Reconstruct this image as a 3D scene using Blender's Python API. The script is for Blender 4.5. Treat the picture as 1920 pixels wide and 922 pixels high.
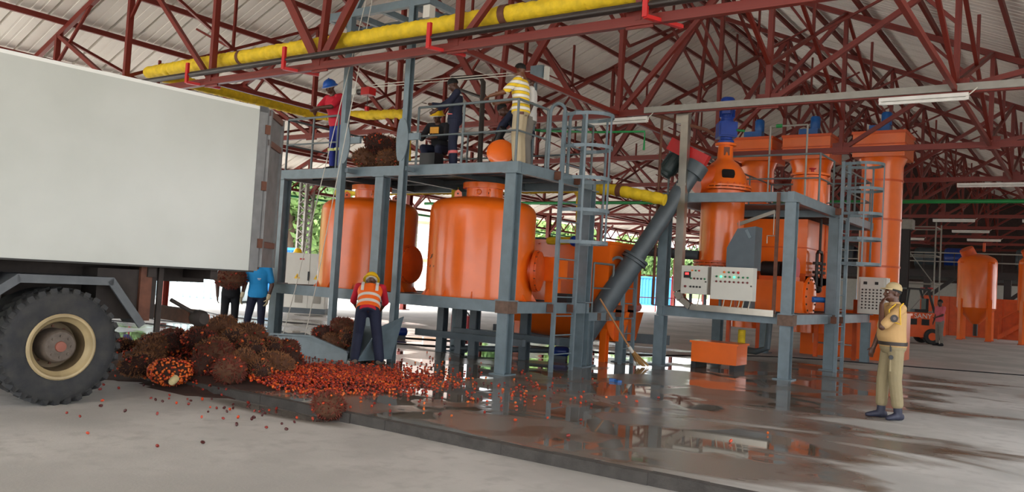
import bpy, bmesh, math, random
from mathutils import Vector, Matrix, noise as mnoise

# ------------------------------------------------------------------ scene, camera, light
for o in list(bpy.data.objects): bpy.data.objects.remove(o, do_unlink=True)
SC = bpy.context.scene
COL = SC.collection
PI = math.pi
rnd = random.Random(7)

# axes: X runs along the roof trusses, Y along the hall, the slab top is z = 0
YAW, PITCH, ROLL = math.radians(35), math.atan(62/1570), math.radians(3.4)
right0 = Vector((math.cos(YAW), math.sin(YAW), 0)); fwd0 = Vector((-math.sin(YAW), math.cos(YAW), 0))
fw = fwd0*math.cos(PITCH) + Vector((0, 0, 1))*math.sin(PITCH)
up0 = -fwd0*math.sin(PITCH) + Vector((0, 0, 1))*math.cos(PITCH)
cr = right0*math.cos(ROLL) + up0*math.sin(ROLL)
cu = -right0*math.sin(ROLL) + up0*math.cos(ROLL)
cd = bpy.data.cameras.new('camera'); cam = bpy.data.objects.new('camera', cd); COL.objects.link(cam)
cd.sensor_width = 36; cd.lens = 36*1570/1920; cd.clip_end = 600; cd.clip_start = .05
mw = Matrix((cr, cu, -fw)).transposed().to_4x4(); mw.translation = (0, 0, 1.55)
cam.matrix_world = mw
SC.camera = cam

W = bpy.data.worlds.new('overcast_sky'); SC.world = W; W.use_nodes = True
nt = W.node_tree; bg = nt.nodes['Background']
tc = nt.nodes.new('ShaderNodeTexCoord'); sx = nt.nodes.new('ShaderNodeSeparateXYZ')
rp = nt.nodes.new('ShaderNodeValToRGB')
rp.color_ramp.elements[0].position = 0.0; rp.color_ramp.elements[0].color = (.95, .97, 1, 1)
rp.color_ramp.elements[1].position = 0.8; rp.color_ramp.elements[1].color = (.86, .93, 1, 1)
nt.links.new(tc.outputs['Generated'], sx.inputs[0]); nt.links.new(sx.outputs['Z'], rp.inputs[0])
nt.links.new(rp.outputs[0], bg.inputs['Color']); bg.inputs['Strength'].default_value = 1.0

sd = bpy.data.lights.new('hazy_sun', 'SUN'); sun = bpy.data.objects.new('hazy_sun', sd); COL.objects.link(sun)
sd.energy = 3.5; sd.angle = math.radians(25); sd.color = (1, .97, .92)
sun.rotation_euler = (math.radians(38), math.radians(-28), 0)

SC.view_settings.view_transform = 'Standard'; SC.view_settings.look = 'None'
SC.view_settings.gamma = 1; SC.view_settings.use_curve_mapping = False
SC.view_settings.exposure = 1.95

# ------------------------------------------------------------------ materials
def lin(c):
    c = c/255
    return c/12.92 if c <= .04045 else ((c+.055)/1.055)**2.4
MATS = {}
def mat(name, rgb, rough=.5, metal=0., var=.15, scale=6., bump=0., bscale=40., rgb2=None, thresh=None, coat=0., emit=0., spec=.5, gen=False):
    if name in MATS: return MATS[name]
    m = bpy.data.materials.new(name); MATS[name] = m; m.use_nodes = True
    t = m.node_tree; b = t.nodes['Principled BSDF']
    c1 = [lin(v) for v in rgb]
    c2 = [lin(v) for v in rgb2] if rgb2 else [v*(1-var) for v in c1]
    tx = t.nodes.new('ShaderNodeTexCoord'); n = t.nodes.new('ShaderNodeTexNoise')
    n.inputs['Scale'].default_value = scale; n.inputs['Detail'].default_value = 5
    t.links.new(tx.outputs['Object'], n.inputs['Vector'])
    mr = t.nodes.new('ShaderNodeMapRange')
    lo, hi = thresh if thresh else (.3, .7)
    mr.inputs['From Min'].default_value = lo; mr.inputs['From Max'].default_value = hi
    t.links.new(n.outputs['Fac'], mr.inputs['Value'])
    mx = t.nodes.new('ShaderNodeMix'); mx.data_type = 'RGBA'
    mx.inputs['A'].default_value = (*c1, 1); mx.inputs['B'].default_value = (*c2, 1)
    t.links.new(mr.outputs[0], mx.inputs['Factor'])
    t.links.new(mx.outputs['Result'], b.inputs['Base Color'])
    b.inputs['Roughness'].default_value = rough; b.inputs['Metallic'].default_value = metal
    b.inputs['Coat Weight'].default_value = coat; b.inputs['Coat Roughness'].default_value = .08
    b.inputs['Specular IOR Level'].default_value = spec
    if emit:
        b.inputs['Emission Color'].default_value = (*c1, 1); b.inputs['Emission Strength'].default_value = emit
    if bump:
        n2 = t.nodes.new('ShaderNodeTexNoise'); n2.inputs['Scale'].default_value = bscale; n2.inputs['Detail'].default_value = 4
        t.links.new(tx.outputs['Object'], n2.inputs['Vector'])
        bp = t.nodes.new('ShaderNodeBump'); bp.inputs['Strength'].default_value = bump; bp.inputs['Distance'].default_value = .02
        t.links.new(n2.outputs['Fac'], bp.inputs['Height']); t.links.new(bp.outputs[0], b.inputs['Normal'])
    return m

ORANGE = mat('orange_paint', (240, 108, 24), .28, var=.12, scale=2.5, coat=.25)
ORANGE_DK = mat('orange_paint_matte', (222, 88, 22), .45, var=.25, scale=4)
GREY = mat('grey_blue_paint', (112, 128, 136), .42, var=.25, scale=5, bump=.05)
GREY_DK = mat('dark_grey_paint', (78, 88, 94), .45, var=.25, scale=5)
WELD = mat('weld_primer', (112, 88, 74), .7, var=.35, scale=14)
RED = mat('red_oxide_paint', (116, 33, 20), .5, var=.3, scale=3)
RED2 = mat('bright_red_paint', (190, 26, 26), .45)
ROOFM = mat('roof_sheet', (228, 222, 213), .5, metal=.0, var=.12, scale=1.3)
YELLOW = mat('yellow_lagging', (232, 196, 30), .75, var=.3, scale=7, bump=.6, bscale=14)
STEEL = mat('stainless_sheet', (176, 170, 158), .28, metal=.85, var=.2, scale=4)
DARKPIPE = mat('dark_pipe', (58, 50, 46), .5, var=.35, scale=6)
BLUE = mat('blue_enamel', (20, 60, 150), .35, var=.2)
BLUE_LT = mat('light_blue_enamel', (28, 96, 170), .4, var=.2)
GREEN = mat('green_pipe', (16, 130, 62), .4)
BLACK = mat('black_plastic', (22, 22, 24), .5)
RUBBER = mat('tyre_rubber', (38, 40, 44), .85, var=.3, scale=8, bump=.25, bscale=60, rgb2=(58, 57, 55))
WHITE = mat('white_panel', (222, 222, 216), .38, var=.06, scale=1.2)
CABW = mat('cabinet_cream', (206, 204, 194), .45, var=.05)
RUST = mat('rusty_steel', (108, 66, 48), .75, var=.4, scale=10)
CHASSIS = mat('chassis_grime', (58, 50, 46), .8, var=.4, scale=7)
DOORG = mat('door_grey', (122, 122, 122), .6, var=.3, scale=6)
LAMPW = mat('tube_lamp_white', (225, 222, 216), .4)
ROPE = mat('white_rope', (205, 200, 190), .8)
CABLE = mat('cable_black', (26, 26, 28), .6)
CHROME = mat('chrome', (190, 190, 190), .15, metal=1)
SKIN = mat('skin_brown', (86, 54, 40), .45, var=.2, scale=9)
HAIR = mat('black_hair', (16, 14, 13), .75)

# ------------------------------------------------------------------ mesh builder and object helpers
TM = {}                                                   # world matrices of everything that parents something
def rotz(a): return Matrix.Rotation(a, 4, 'Z')
class MB:
    def __init__(s): s.v = []; s.f = []
    def add(s, vs, fs):
        k = len(s.v); s.v += [tuple(p) for p in vs]; s.f += [tuple(i+k for i in f) for f in fs]; return s
    def box(s, x0, x1, y0, y1, z0, z1):
        return s.add([(x0,y0,z0),(x1,y0,z0),(x1,y1,z0),(x0,y1,z0),(x0,y0,z1),(x1,y0,z1),(x1,y1,z1),(x0,y1,z1)],
                     [(3,2,1,0),(4,5,6,7),(0,1,5,4),(1,2,6,5),(2,3,7,6),(3,0,4,7)])
    def prism(s, prof, p, q, up=(0,0,1)):                 # profile (u,v) swept from p to q, v along up
        p = Vector(p); q = Vector(q); d = (q-p).normalized(); up = Vector(up)
        if abs(d.dot(up)) > .98: up = Vector((0,1,0)) if abs(d.y) < .9 else Vector((1,0,0))
        r = d.cross(up).normalized(); u = r.cross(d)
        n = len(prof)
        vs = [p + r*a + u*b for a, b in prof] + [q + r*a + u*b for a, b in prof]
        fs = [(i, (i+1) % n, n+(i+1) % n, n+i) for i in range(n)] + [tuple(range(n))[::-1], tuple(range(n, 2*n))]
        return s.add(vs, fs)
    def bar(s, p, q, w, h=None, up=(0,0,1)):
        h = h or w; a, b = w/2, h/2
        return s.prism([(-a,-b),(a,-b),(a,b),(-a,b)], p, q, up)
    def hbeam(s, p, q, w, h, t=.012, up=(0,0,1)):
        a, b = w/2, h/2; c = t/2; e = t*1.3
        return s.prism([(-a,-b),(a,-b),(a,-b+e),(c,-b+e),(c,b-e),(a,b-e),(a,b),(-a,b),(-a,b-e),(-c,b-e),(-c,-b+e),(-a,-b+e)], p, q, up)
    def chan(s, p, q, w, h, t=.012, up=(0,0,1)):          # channel, open to the left of its run
        b = h/2
        return s.prism([(0,-b),(w,-b),(w,-b+t),(t,-b+t),(t,b-t),(w,b-t),(w,b),(0,b)], p, q, up)
    def ring(s, c, ax, r, n, ref=None):
        ax = Vector(ax).normalized(); ref = Vector(ref) if ref else (Vector((0,0,1)) if abs(ax.z) < .9 else Vector((1,0,0)))
        u = ax.cross(ref).normalized(); w = ax.cross(u)
        return [Vector(c) + (u*math.cos(2*PI*i/n) + w*math.sin(2*PI*i/n))*r for i in range(n)]
    def rings(s, rs, cap=True):
        n = len(rs[0]); k = len(s.v)
        for r in rs: s.v += [tuple(p) for p in r]
        for j in range(len(rs)-1):
            for i in range(n):
                a = k+j*n+i; b = k+j*n+(i+1) % n
                s.f.append((a, b, b+n, a+n))
        if cap:
            s.f.append(tuple(k+i for i in range(n))[::-1]); e = k+(len(rs)-1)*n
            s.f.append(tuple(e+i for i in range(n)))
        return s
    def cyl(s, p, q, r1, r2=None, n=16, cap=True):
        r2 = r1 if r2 is None else r2; d = Vector(q)-Vector(p)
        return s.rings([s.ring(p, d, r1, n), s.ring(q, d, r2, n)], cap)
    def lathe(s, prof, c=(0,0,0), ax=(0,0,1), n=32, cap=True):   # prof: (radius, height)
        ax = Vector(ax).normalized(); c = Vector(c)
        return s.rings([s.ring(c+ax*h, ax, max(r, .0005), n) for r, h in prof], cap)
    def tube(s, pts, r, n=10, cap=True):
        pts = [Vector(p) for p in pts]; rs = []; ref = None
        for i, p in enumerate(pts):
            d = (pts[min(i+1, len(pts)-1)] - pts[max(i-1, 0)]).normalized()
            if ref is None: ref = d.orthogonal().normalized()
            ref = (ref - d*ref.dot(d)).normalized(); w = d.cross(ref)
            rr = r[i] if isinstance(r, (list, tuple)) else r
            rs.append([p + (ref*math.cos(2*PI*k/n) + w*math.sin(2*PI*k/n))*rr for k in range(n)])
        return s.rings(rs, cap)
    def sphere(s, c, r, n=12, m=8):
        rx, ry, rz = (r, r, r) if not isinstance(r, (tuple, list)) else r
        rs = []
        for j in range(m+1):
            t = PI*j/m; t = min(max(t, .02), PI-.02)
            rs.append([(c[0]+rx*math.sin(t)*math.cos(2*PI*i/n), c[1]+ry*math.sin(t)*math.sin(2*PI*i/n), c[2]-rz*math.cos(t)) for i in range(n)])
        return s.rings(rs)
    def rcone(s, p, q, r1, r2, n=12):                     # rounded cone
        p = Vector(p); q = Vector(q); d = q-p; L = d.length; d = d/L if L > 1e-6 else Vector((0,0,1))
        pr = []
        for k in range(5):
            t = -PI/2 + k*PI/10; pr.append((r1*math.cos(t), r1*math.sin(t)))
        pr += [(r1, 0), (r2, L)]
        for k in range(1, 6):
            t = k*PI/10; pr.append((r2*math.cos(t), L+r2*math.sin(t)))
        return s.lathe(pr, p, d, n)
    def xform(s, M): s.v = [tuple(M @ Vector(p)) for p in s.v]; return s
    def mesh(s, name, m=None, smooth=False, M=None):
        me = bpy.data.meshes.new(name)
        vs = [tuple(M @ Vector(p)) for p in s.v] if M else s.v
        me.from_pydata(vs, [], s.f)
        if m: me.materials.append(m)
        if smooth:
            me.polygons.foreach_set('use_smooth', [True]*len(me.polygons))
            try: me.set_sharp_from_angle(angle=math.radians(38))
            except Exception: pass
        me.update(); return me
    def build(s, name, m, parent=None, smooth=False, kind=None, label=None):   # world coordinates in, local to the parent out
        P = TM.get(parent.name) if parent else None
        o = bpy.data.objects.new(name, s.mesh(name, m, smooth, P.inverted() if P else None))
        COL.objects.link(o)
        if parent: o.parent = parent; TM[o.name] = P
        else: TM[o.name] = Matrix()
        if kind: o['kind'] = kind
        if label: o['label'] = label
        return o
def inst(name, me, M, parent=None, kind=None):            # an object that shares a mesh, placed by a world matrix
    o = bpy.data.objects.new(name, me); COL.objects.link(o)
    if parent: o.parent = parent; o.matrix_basis = TM[parent.name].inverted() @ M
    else: o.matrix_basis = M
    TM[o.name] = M.copy()
    if kind: o['kind'] = kind
    return o
def tag(o, label, cat, group=None):
    o['label'] = label; o['category'] = cat
    if group: o['group'] = group
    return o
def thing(name, label, cat, loc=(0,0,0), rz=0., group=None, kind=None):
    o = bpy.data.objects.new(name, None); COL.objects.link(o); o.empty_display_size = .1
    o.location = loc; o.rotation_euler = (0, 0, rz); TM[o.name] = Matrix.Translation(loc) @ rotz(rz)
    if kind: o['kind'] = kind
    if label: tag(o, label, cat, group)
    return o
def seg(p, q, w, h, up=(0,0,1)):                          # matrix laying the unit bar along p-q
    p = Vector(p); q = Vector(q); d = q-p; L = d.length; d /= L; up = Vector(up)
    if abs(d.dot(up)) > .98: up = Vector((0,1,0))
    r = d.cross(up).normalized(); u = r.cross(d)
    M = Matrix((r*w, d*L, u*h)).transposed().to_4x4(); M.translation = (p+q)/2
    return M
def aframe(loc, x, y, z):
    M = Matrix((Vector(x), Vector(y), Vector(z))).transposed().to_4x4(); M.translation = loc; return M
UB = {}
def ubar(m):
    if m.name not in UB: UB[m.name] = MB().box(-.5,.5,-.5,.5,-.5,.5).mesh('bar', m)
    return UB[m.name]
def ucyl(m, n=10):
    k = m.name+'c'
    if k not in UB: UB[k] = MB().cyl((0,-.5,0),(0,.5,0),.5, n=n).mesh('rod', m, True)
    return UB[k]
def member(name, p, q, w, h, m, parent, up=(0,0,1)): return inst(name, ubar(m), seg(p, q, w, h, up), parent)
def rod(name, p, q, r, m, parent): return inst(name, ucyl(m), seg(p, q, 2*r, 2*r), parent)
def text_mesh(txt, size, depth=.004):
    cu_ = bpy.data.curves.new('lettering', 'FONT'); cu_.body = txt; cu_.size = size; cu_.extrude = depth
    cu_.align_x = 'CENTER'; cu_.align_y = 'CENTER'
    o = bpy.data.objects.new('lettering', cu_); COL.objects.link(o)
    dg = bpy.context.evaluated_depsgraph_get(); dg.update()
    me = bpy.data.meshes.new_from_object(o.evaluated_get(dg)); bpy.data.objects.remove(o, do_unlink=True)
    return me
# ------------------------------------------------------------------ ground, floor slab
def floor_material(name, slab):
    m = bpy.data.materials.new(name); m.use_nodes = True; t = m.node_tree; b = t.nodes['Principled BSDF']
    N = t.nodes.new; L = t.links.new
    geo = N('ShaderNodeNewGeometry'); sp = N('ShaderNodeSeparateXYZ'); L(geo.outputs['Position'], sp.inputs[0])
    def noi(scale, det=5, dist=0., stretch=None):
        n = N('ShaderNodeTexNoise'); n.inputs['Scale'].default_value = scale; n.inputs['Detail'].default_value = det
        n.inputs['Distortion'].default_value = dist
        if stretch:
            mp = N('ShaderNodeMapping'); mp.inputs['Scale'].default_value = stretch; L(geo.outputs['Position'], mp.inputs[0]); L(mp.outputs[0], n.inputs['Vector'])
        else: L(geo.outputs['Position'], n.inputs['Vector'])
        return n.outputs['Fac']
    def mr(v, a, c, lo=0., hi=1., smooth=True):
        r = N('ShaderNodeMapRange'); r.interpolation_type = 'SMOOTHSTEP' if smooth else 'LINEAR'
        r.inputs['From Min'].default_value = a; r.inputs['From Max'].default_value = c
        r.inputs['To Min'].default_value = lo; r.inputs['To Max'].default_value = hi; L(v, r.inputs['Value']); return r.outputs[0]
    def mth(op, a, c):
        n = N('ShaderNodeMath'); n.operation = op
        for i, v in enumerate((a, c)):
            if isinstance(v, (int, float)): n.inputs[i].default_value = v
            else: L(v, n.inputs[i])
        return n.outputs[0]
    def mix(f, a, c):
        n = N('ShaderNodeMix'); n.data_type = 'RGBA'; L(f, n.inputs['Factor'])
        for k, v in (('A', a), ('B', c)):
            if isinstance(v, tuple): n.inputs[k].default_value = (*[lin(x) for x in v], 1)
            else: L(v, n.inputs[k])
        return n.outputs['Result']
    base = mix(mr(noi(.5), .35, .65), (186, 182, 177), (160, 157, 152))
    base = mix(mr(noi(5, 6), .45, .75), base, (164, 160, 155))
    rough = .75
    if slab:
        n1 = noi(.46, 5, .7, (.62, 1.5, 1))
        reg = mth('MULTIPLY', mr(sp.outputs['X'], 1.5, -5.2), mr(sp.outputs['Y'], 24, 15))
        reg2 = mth('MULTIPLY', reg, mr(sp.outputs['X'], -24, -15))
        val = mth('ADD', n1, mth('MULTIPLY', reg2, .42))
        wet = mr(val, .63, .76)
        pud = mth('MULTIPLY', mr(mth('ADD', noi(.75, 3, .4), mth('MULTIPLY', reg2, .12)), .56, .63), mr(val, .74, .84))
        base = mix(wet, base, (118, 110, 101))
        base = mix(mth('MULTIPLY', mr(noi(1.3), .5, .62), wet), base, (100, 84, 70))
        rg = mth('ADD', mth('MULTIPLY', wet, -.5), .75)
        rough = mth('ADD', rg, mth('MULTIPLY', pud, -.22))
        L(rough, b.inputs['Roughness'])
        hfac = mth('MULTIPLY', mth('SUBTRACT', 1.0, pud), noi(60, 3))
    else:
        dx = mth('DIVIDE', mth('ADD', sp.outputs['X'], 7.55), .85); dy = mth('DIVIDE', mth('ADD', sp.outputs['Y'], -6.33), .17)
        d2 = mth('ADD', mth('ADD', mth('MULTIPLY', dx, dx), mth('MULTIPLY', dy, dy)), mth('MULTIPLY', noi(4, 3), .8))
        pool = mr(d2, 1.3, 1.0); damp = mr(d2, 3.2, 1.0)
        base = mix(damp, base, (104, 96, 88)); L(mth('ADD', mth('MULTIPLY', pool, -.77), .8), b.inputs['Roughness'])
        hfac = mth('MULTIPLY', mth('SUBTRACT', 1.0, pool), noi(45, 4))
    L(base, b.inputs['Base Color'])
    bp = N('ShaderNodeBump'); bp.inputs['Strength'].default_value = .22; bp.inputs['Distance'].default_value = .01
    L(hfac, bp.inputs['Height']); L(bp.outputs[0], b.inputs['Normal'])
    return m
APRON = floor_material('apron_concrete', False); SLAB = floor_material('slab_concrete', True)
KERB = mat('kerb_dark_concrete', (74, 70, 66), .85, var=.4, scale=9, bump=.4)
YARD = mat('yard_pale_gravel', (214, 208, 198), .9, var=.12, scale=.6, bump=.3, bscale=20)
g = MB().add([(-260,-140,-.104),(160,-140,-.104),(160,320,-.104),(-260,320,-.104)], [(0,1,2,3)]).build('ground', YARD, kind='structure')
ap = MB().box(-24.6, 5.5, -13, 6.52, -.13, -.1).build('apron', APRON, kind='structure')
fl = MB()
X0, X1, Y1 = -24.6, 5.5, 62.
fl.add([(X0,6.57,0),(X1,6.57,0),(X1,Y1,0),(X0,Y1,0)], [(0,1,2,3)])
floor = fl.build('floor', SLAB, kind='structure')
kb = MB(); n = 60                                          # the rough slab edge facing the apron
for k in range(n):
    xa = X0+(X1-X0)*k/n; xb = X0+(X1-X0)*(k+1)/n
    j1, j2 = rnd.uniform(-.015,.015), rnd.uniform(-.015,.015)
    kb.box(xa, xb, 6.5+j1, 6.6, -.12, .004+j2*.2)
kb.build('slab_edge', KERB, floor)
sl = MB()
for x in (X0, X1): sl.box(x-.01, x+.01, 6.57, Y1, -.12, -.002)
sl.build('slab_side', KERB, floor)

# ------------------------------------------------------------------ roof
RA, RZ, SLOPE, ZC = -10.95, 11.05, .42, 5.1                # ridge, pitch, bottom chord height
EL, ER = -25.6, 3.7                                        # eaves
def roofz(a): return RZ - SLOPE*abs(a-RA)
ceil_ = thing('ceiling', None, None, (RA, 5, RZ), kind='structure')
def panel_mesh(side, near):
    L_ = (RA-EL) if side < 0 else (ER-RA); m = MB(); w = .72
    prof = [(0,0),(.02,0),(.025,.1),(.09,.1),(.095,0),(.30,0),(.31,.012),(.35,.012),(.36,0),(.50,0),(.51,.012),(.55,.012),(.56,0),(w,0)]
    vs = []
    for y, z in prof: vs += [(0, y, z), (side*L_, y, z-SLOPE*L_)]
    fs = [(2*i, 2*i+1, 2*i+3, 2*i+2) for i in range(len(prof)-1)]
    k = len(vs)
    vs += [(x, y, z+.012) for x, y, z in vs]; fs += [tuple(j+k for j in f[::-1]) for f in fs]
    return m.add(vs, fs).mesh('roof_panel', ROOFM)
pm = {-1: panel_mesh(-1, 1), 1: panel_mesh(1, 1)}
RY0, NP = -12.8, 104  # unseen front bays added overhead to cut sky light on apron and truck
for side in (-1, 1):
    for k in range(NP):
        inst('roof_panel', pm[side], Matrix.Translation((RA, RY0+k*.72, RZ+.05)), ceil_)
rc = MB().prism([(-.3,-.12),(0,.005),(.3,-.12),(.3,-.1),(0,.03),(-.3,-.1)], (RA,RY0,RZ+.1),(RA,RY0+NP*.72,RZ+.1)).build('ridge_cap', ROOFM, ceil_)
for k in range(10):
    for side in (-1, 1):
        a = RA + side*(k*1.57 + (.25 if k == 0 else 0)); 
        if a < EL or a > ER: continue
        member('purlin', (a, RY0, roofz(a)-.06), (a, RY0+NP*.72, roofz(a)-.06), .07, .13, RED, ceil_)

TB = [4.6, 9.97, 15.33, 20.8, 26.4, 31.9, 37.4, 42.9, 48.4, 53.9, 59.4]
NODE = [-11.35+3.12*k for k in range(-4, 5)]               # bottom chord nodes
ordn = ['front', 'second', 'third', 'fourth', 'fifth', 'sixth', 'seventh', 'eighth', 'ninth', 'tenth', 'last']
LBL = {0: 'red steel roof truss at the open front edge, nearest the viewer overhead',
       1: 'red roof truss carrying the dark pipe and red brackets above the white truck',
       2: 'red roof truss with grey cable tray along its chord and two tube lamps',
       3: 'red roof truss just behind the one with the grey cable tray',
       4: 'red roof truss with a single tube lamp at the right of the hall'}
def topn(k): 
    a = NODE[k] if k != 4 else RA
    return a, roofz(a)-.17
for i, b in enumerate(TB):
    lab = LBL.get(i, 'red roof truss in the dark depth of the hall, %s from the front' % ordn[i])
    t = thing('roof_truss', lab, 'truss', (RA, b, ZC), group='roof trusses')
    w = .11
    def mem(nm, p, q, w1, h1): member(nm, (p[0], b, p[1]), (q[0], b, q[1]), w1, h1, RED, t)
    mem('bottom_chord', (EL+.5, ZC), (ER-.3, ZC), .1, .13)
    mem('top_chord', (RA, RZ-.19), (EL+.15, roofz(EL+.15)-.19), .1, .13)
    mem('top_chord', (RA, RZ-.19), (ER-.1, roofz(ER-.1)-.19), .1, .13)
    for k, a in enumerate(NODE):
        ta, tz = topn(k); vw = .12
        if tz-ZC > .3: mem('vertical', (a, ZC), (ta, tz), .09, vw)
        if k < 4 and k > 0: mem('diagonal', (a, ZC), topn(k-1), .09, .09)
        if k > 4 and k < 8: mem('diagonal', (a, ZC), topn(k+1), .09, .09)
        if k == 4: mem('diagonal', (a, ZC), topn(3), .1, .15); mem('diagonal', (a, ZC), topn(5), .1, .15)
        if 0 < k < 8: inst('gusset', ubar(RED), seg((a-.2, b, ZC+.04), (a+.2, b, ZC+.04), .03, .28), t)
    # the short ties between verticals and rafters
    for k in (1, 2, 3, 5, 6, 7):
        s = -1 if k < 4 else 1; a = NODE[k]; am = a - s*1.56
        mem('tie', (a, ZC+(topn(k)[1]-ZC)*.55), (am, roofz(am)-.17), .06, .06)
for i in range(1, len(TB)-1):                              # lengthwise bracing between trusses
    b0, b1 = TB[i], TB[i+1]; bm = (b0+b1)/2
    where = ('over the truck' if i == 0 else 'over the tank platform' if i == 1 else 'over the tall agitator vessel' if i == 2
             else 'between the %s and %s roof trusses from the front' % (ordn[i], ordn[i+1]))
    t = thing('sway_bracing', 'crossed red lengthwise roof bracing %s' % where, 'bracing', (RA, bm, ZC), group='roof bracing bays')
    for k in (1, 2, 3, 4, 5, 6, 7):
        a, tz = topn(k)
        zl = max(ZC+.1, tz-2.6)
        member('brace', (a, b0, tz), (a, b1, zl), .07, .07, RED, t)
        member('brace', (a, b1, tz), (a, b0, zl), .07, .07, RED, t)
        member('tie', (a, bm, tz+.05), (a, bm, (tz+zl)/2), .06, .06, RED, t)
        if k in (1, 3, 5, 7): member('runner', (a, b0, ZC), (a, b1, ZC), .07, .09, RED, t)
        if k in (2, 3, 5, 6):
            s = -1 if k < 4 else 1
            member('brace', (a, bm, (tz+zl)/2), (a+s*1.56, bm, roofz(a+s*1.56)-.12), .05, .05, RED, t)

# eave line on the left: lattice girder, columns; open to the yard
COLG = mat('column_pale_steel', (150, 146, 138), .6, var=.2)
t = thing('eave_girder', 'long red lattice girder along the open left eave', 'girder', (-24.27, 30, 4.4))
member('chord', (-24.27, 4.6, 4.35), (-24.27, 59.4, 4.35), .09, .1, RED, t)
member('chord', (-24.27, 4.6, 5.0), (-24.27, 59.4, 5.0), .09, .1, RED, t)
y = 4.6; k = 0
while y < 59:
    member('lacing', (-24.27, y, 4.38 if k % 2 else 4.98), (-24.27, y+.685, 4.98 if k % 2 else 4.38), .05, .05, RED, t); y += .685; k += 1
for i, b in enumerate(TB):
    if i in (1,): continue
    for x in (-23.9, 3.3):
        left = x < 0
        if left and i == 3:
            t = thing('roof_column', 'pale perforated lattice roof column behind the white cabinet', 'column', (x, b, 0))
            bd = MB()
            for sx in (-.16, .16):
                for sy in (-.16, .16): bd.bar((x+sx, b+sy, 0), (x+sx, b+sy, 5.0), .09)
            bd.build('post', COLG, t)
            for kk in range(22):
                for f in range(4):
                    c, s = ((-1,-1),(1,-1)) if f == 0 else ((1,-1),(1,1)) if f == 1 else ((1,1),(-1,1)) if f == 2 else ((-1,1),(-1,-1))
                    z0, z1 = .1+kk*.22, .1+kk*.22+.2
                    member('lacing', (x+c[0]*.17, b+c[1]*.17, z0 if kk % 2 else z1), (x+s[0]*.17, b+s[1]*.17, z1 if kk % 2 else z0), .1, .02, COLG, t)
        else:
            lab = ('red steel column under the open left eave' if left else 'red steel column on the right side of the hall')
            t = thing('roof_column', lab, 'column', (x, b, 0), group='left eave columns' if left else 'right side columns')
            MB().hbeam((x, b, -.1), (x, b, 5.05), .2, .2).build('post', RED, t)
            MB().box(x-.2, x+.2, b-.2, b+.2, -.11 if not left else -.1, .03).build('base_plate', RED, t)
        for s in ((1, -1) if left else (-1,)):
            member('knee_brace', (x, b, 4.0), (x+(.9 if left else -.9), b, 5.0), .08, .08, RED, t) if s in (1, -1) and s == (1 if left else -1) else member('knee_brace', (x, b, 4.0), (x, b+.8, 4.9), .08, .08, RED, t)

# far end of the hall
WALLF = mat('far_wall_white', (176, 172, 164), .8, var=.1)
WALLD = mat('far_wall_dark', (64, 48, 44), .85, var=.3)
MB().box(X0, 5.5, 62, 62.2, -.1, 3.0).build('wall_back', WALLF, kind='structure')
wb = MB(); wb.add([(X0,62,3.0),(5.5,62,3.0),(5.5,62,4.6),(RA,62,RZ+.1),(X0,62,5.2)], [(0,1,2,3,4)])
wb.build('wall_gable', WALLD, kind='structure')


MB().box(5.4, 5.5, 15, 46, -.1, 4.9).build('shade_wall_right', mat('shade_wall_sheet', (150, 142, 132), .7, var=.1), kind='structure')  # unseen wall added to block daylight from the right
# ------------------------------------------------------------------ truck (local frame: y runs to the rear, x towards the viewer's side)
TL = (-8.97, 7.02, 0); TR = math.radians(-5.5)
tr = thing('box_truck', 'white box truck backed up to the red fruit pile, rear door swung open', 'truck', (TL[0], TL[1], -.1), TR)
TMX = Matrix.Translation(TL) @ rotz(TR)
def tb(mb, *a, **k): return mb.xform(TMX).build(*a, **k)
# body panels
ZB, ZT = 1.46, 3.6
bm = MB(); N_ = 16
tb(MB().box(-.03, 0, -6.5, -.06, ZB, ZT-.04), 'side_panel', mat('truck_white', (190, 192, 186), .3, var=.1, scale=.55, rgb2=(170, 172, 164)), tr)
tb(MB().box(-2.42, -2.38, -6.5, -.06, ZB, ZT-.04), 'side_panel', WHITE, tr)
tb(MB().box(-2.42, 0, -6.5, -.04, ZT-.04, ZT), 'roof_panel', WHITE, tr)
tb(MB().box(-2.37, -.04, -6.5, -.1, ZB, ZB+.1), 'floor_deck', CHASSIS, tr)
tb(MB().box(-2.42, 0, -6.54, -6.5, ZB, ZT), 'front_panel', WHITE, tr)
tb(MB().box(-.015, .012, -6.5, -.02, ZB-.02, ZB), 'bottom_shadow_edge', mat('shadow_edge_dark', (40, 38, 36), .6), tr)  # dark strip paints the thin black shadow edge below the panel
tb(MB().box(-.09, .012, -.09, .03, ZB, ZT), 'rear_post', DOORG, tr)
tb(MB().box(-2.42, -2.33, -.09, .03, ZB, ZT), 'rear_post', DOORG, tr)
tb(MB().box(-2.42, .012, -.09, .03, ZT-.07, ZT+.005), 'rear_header', DOORG, tr)
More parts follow.
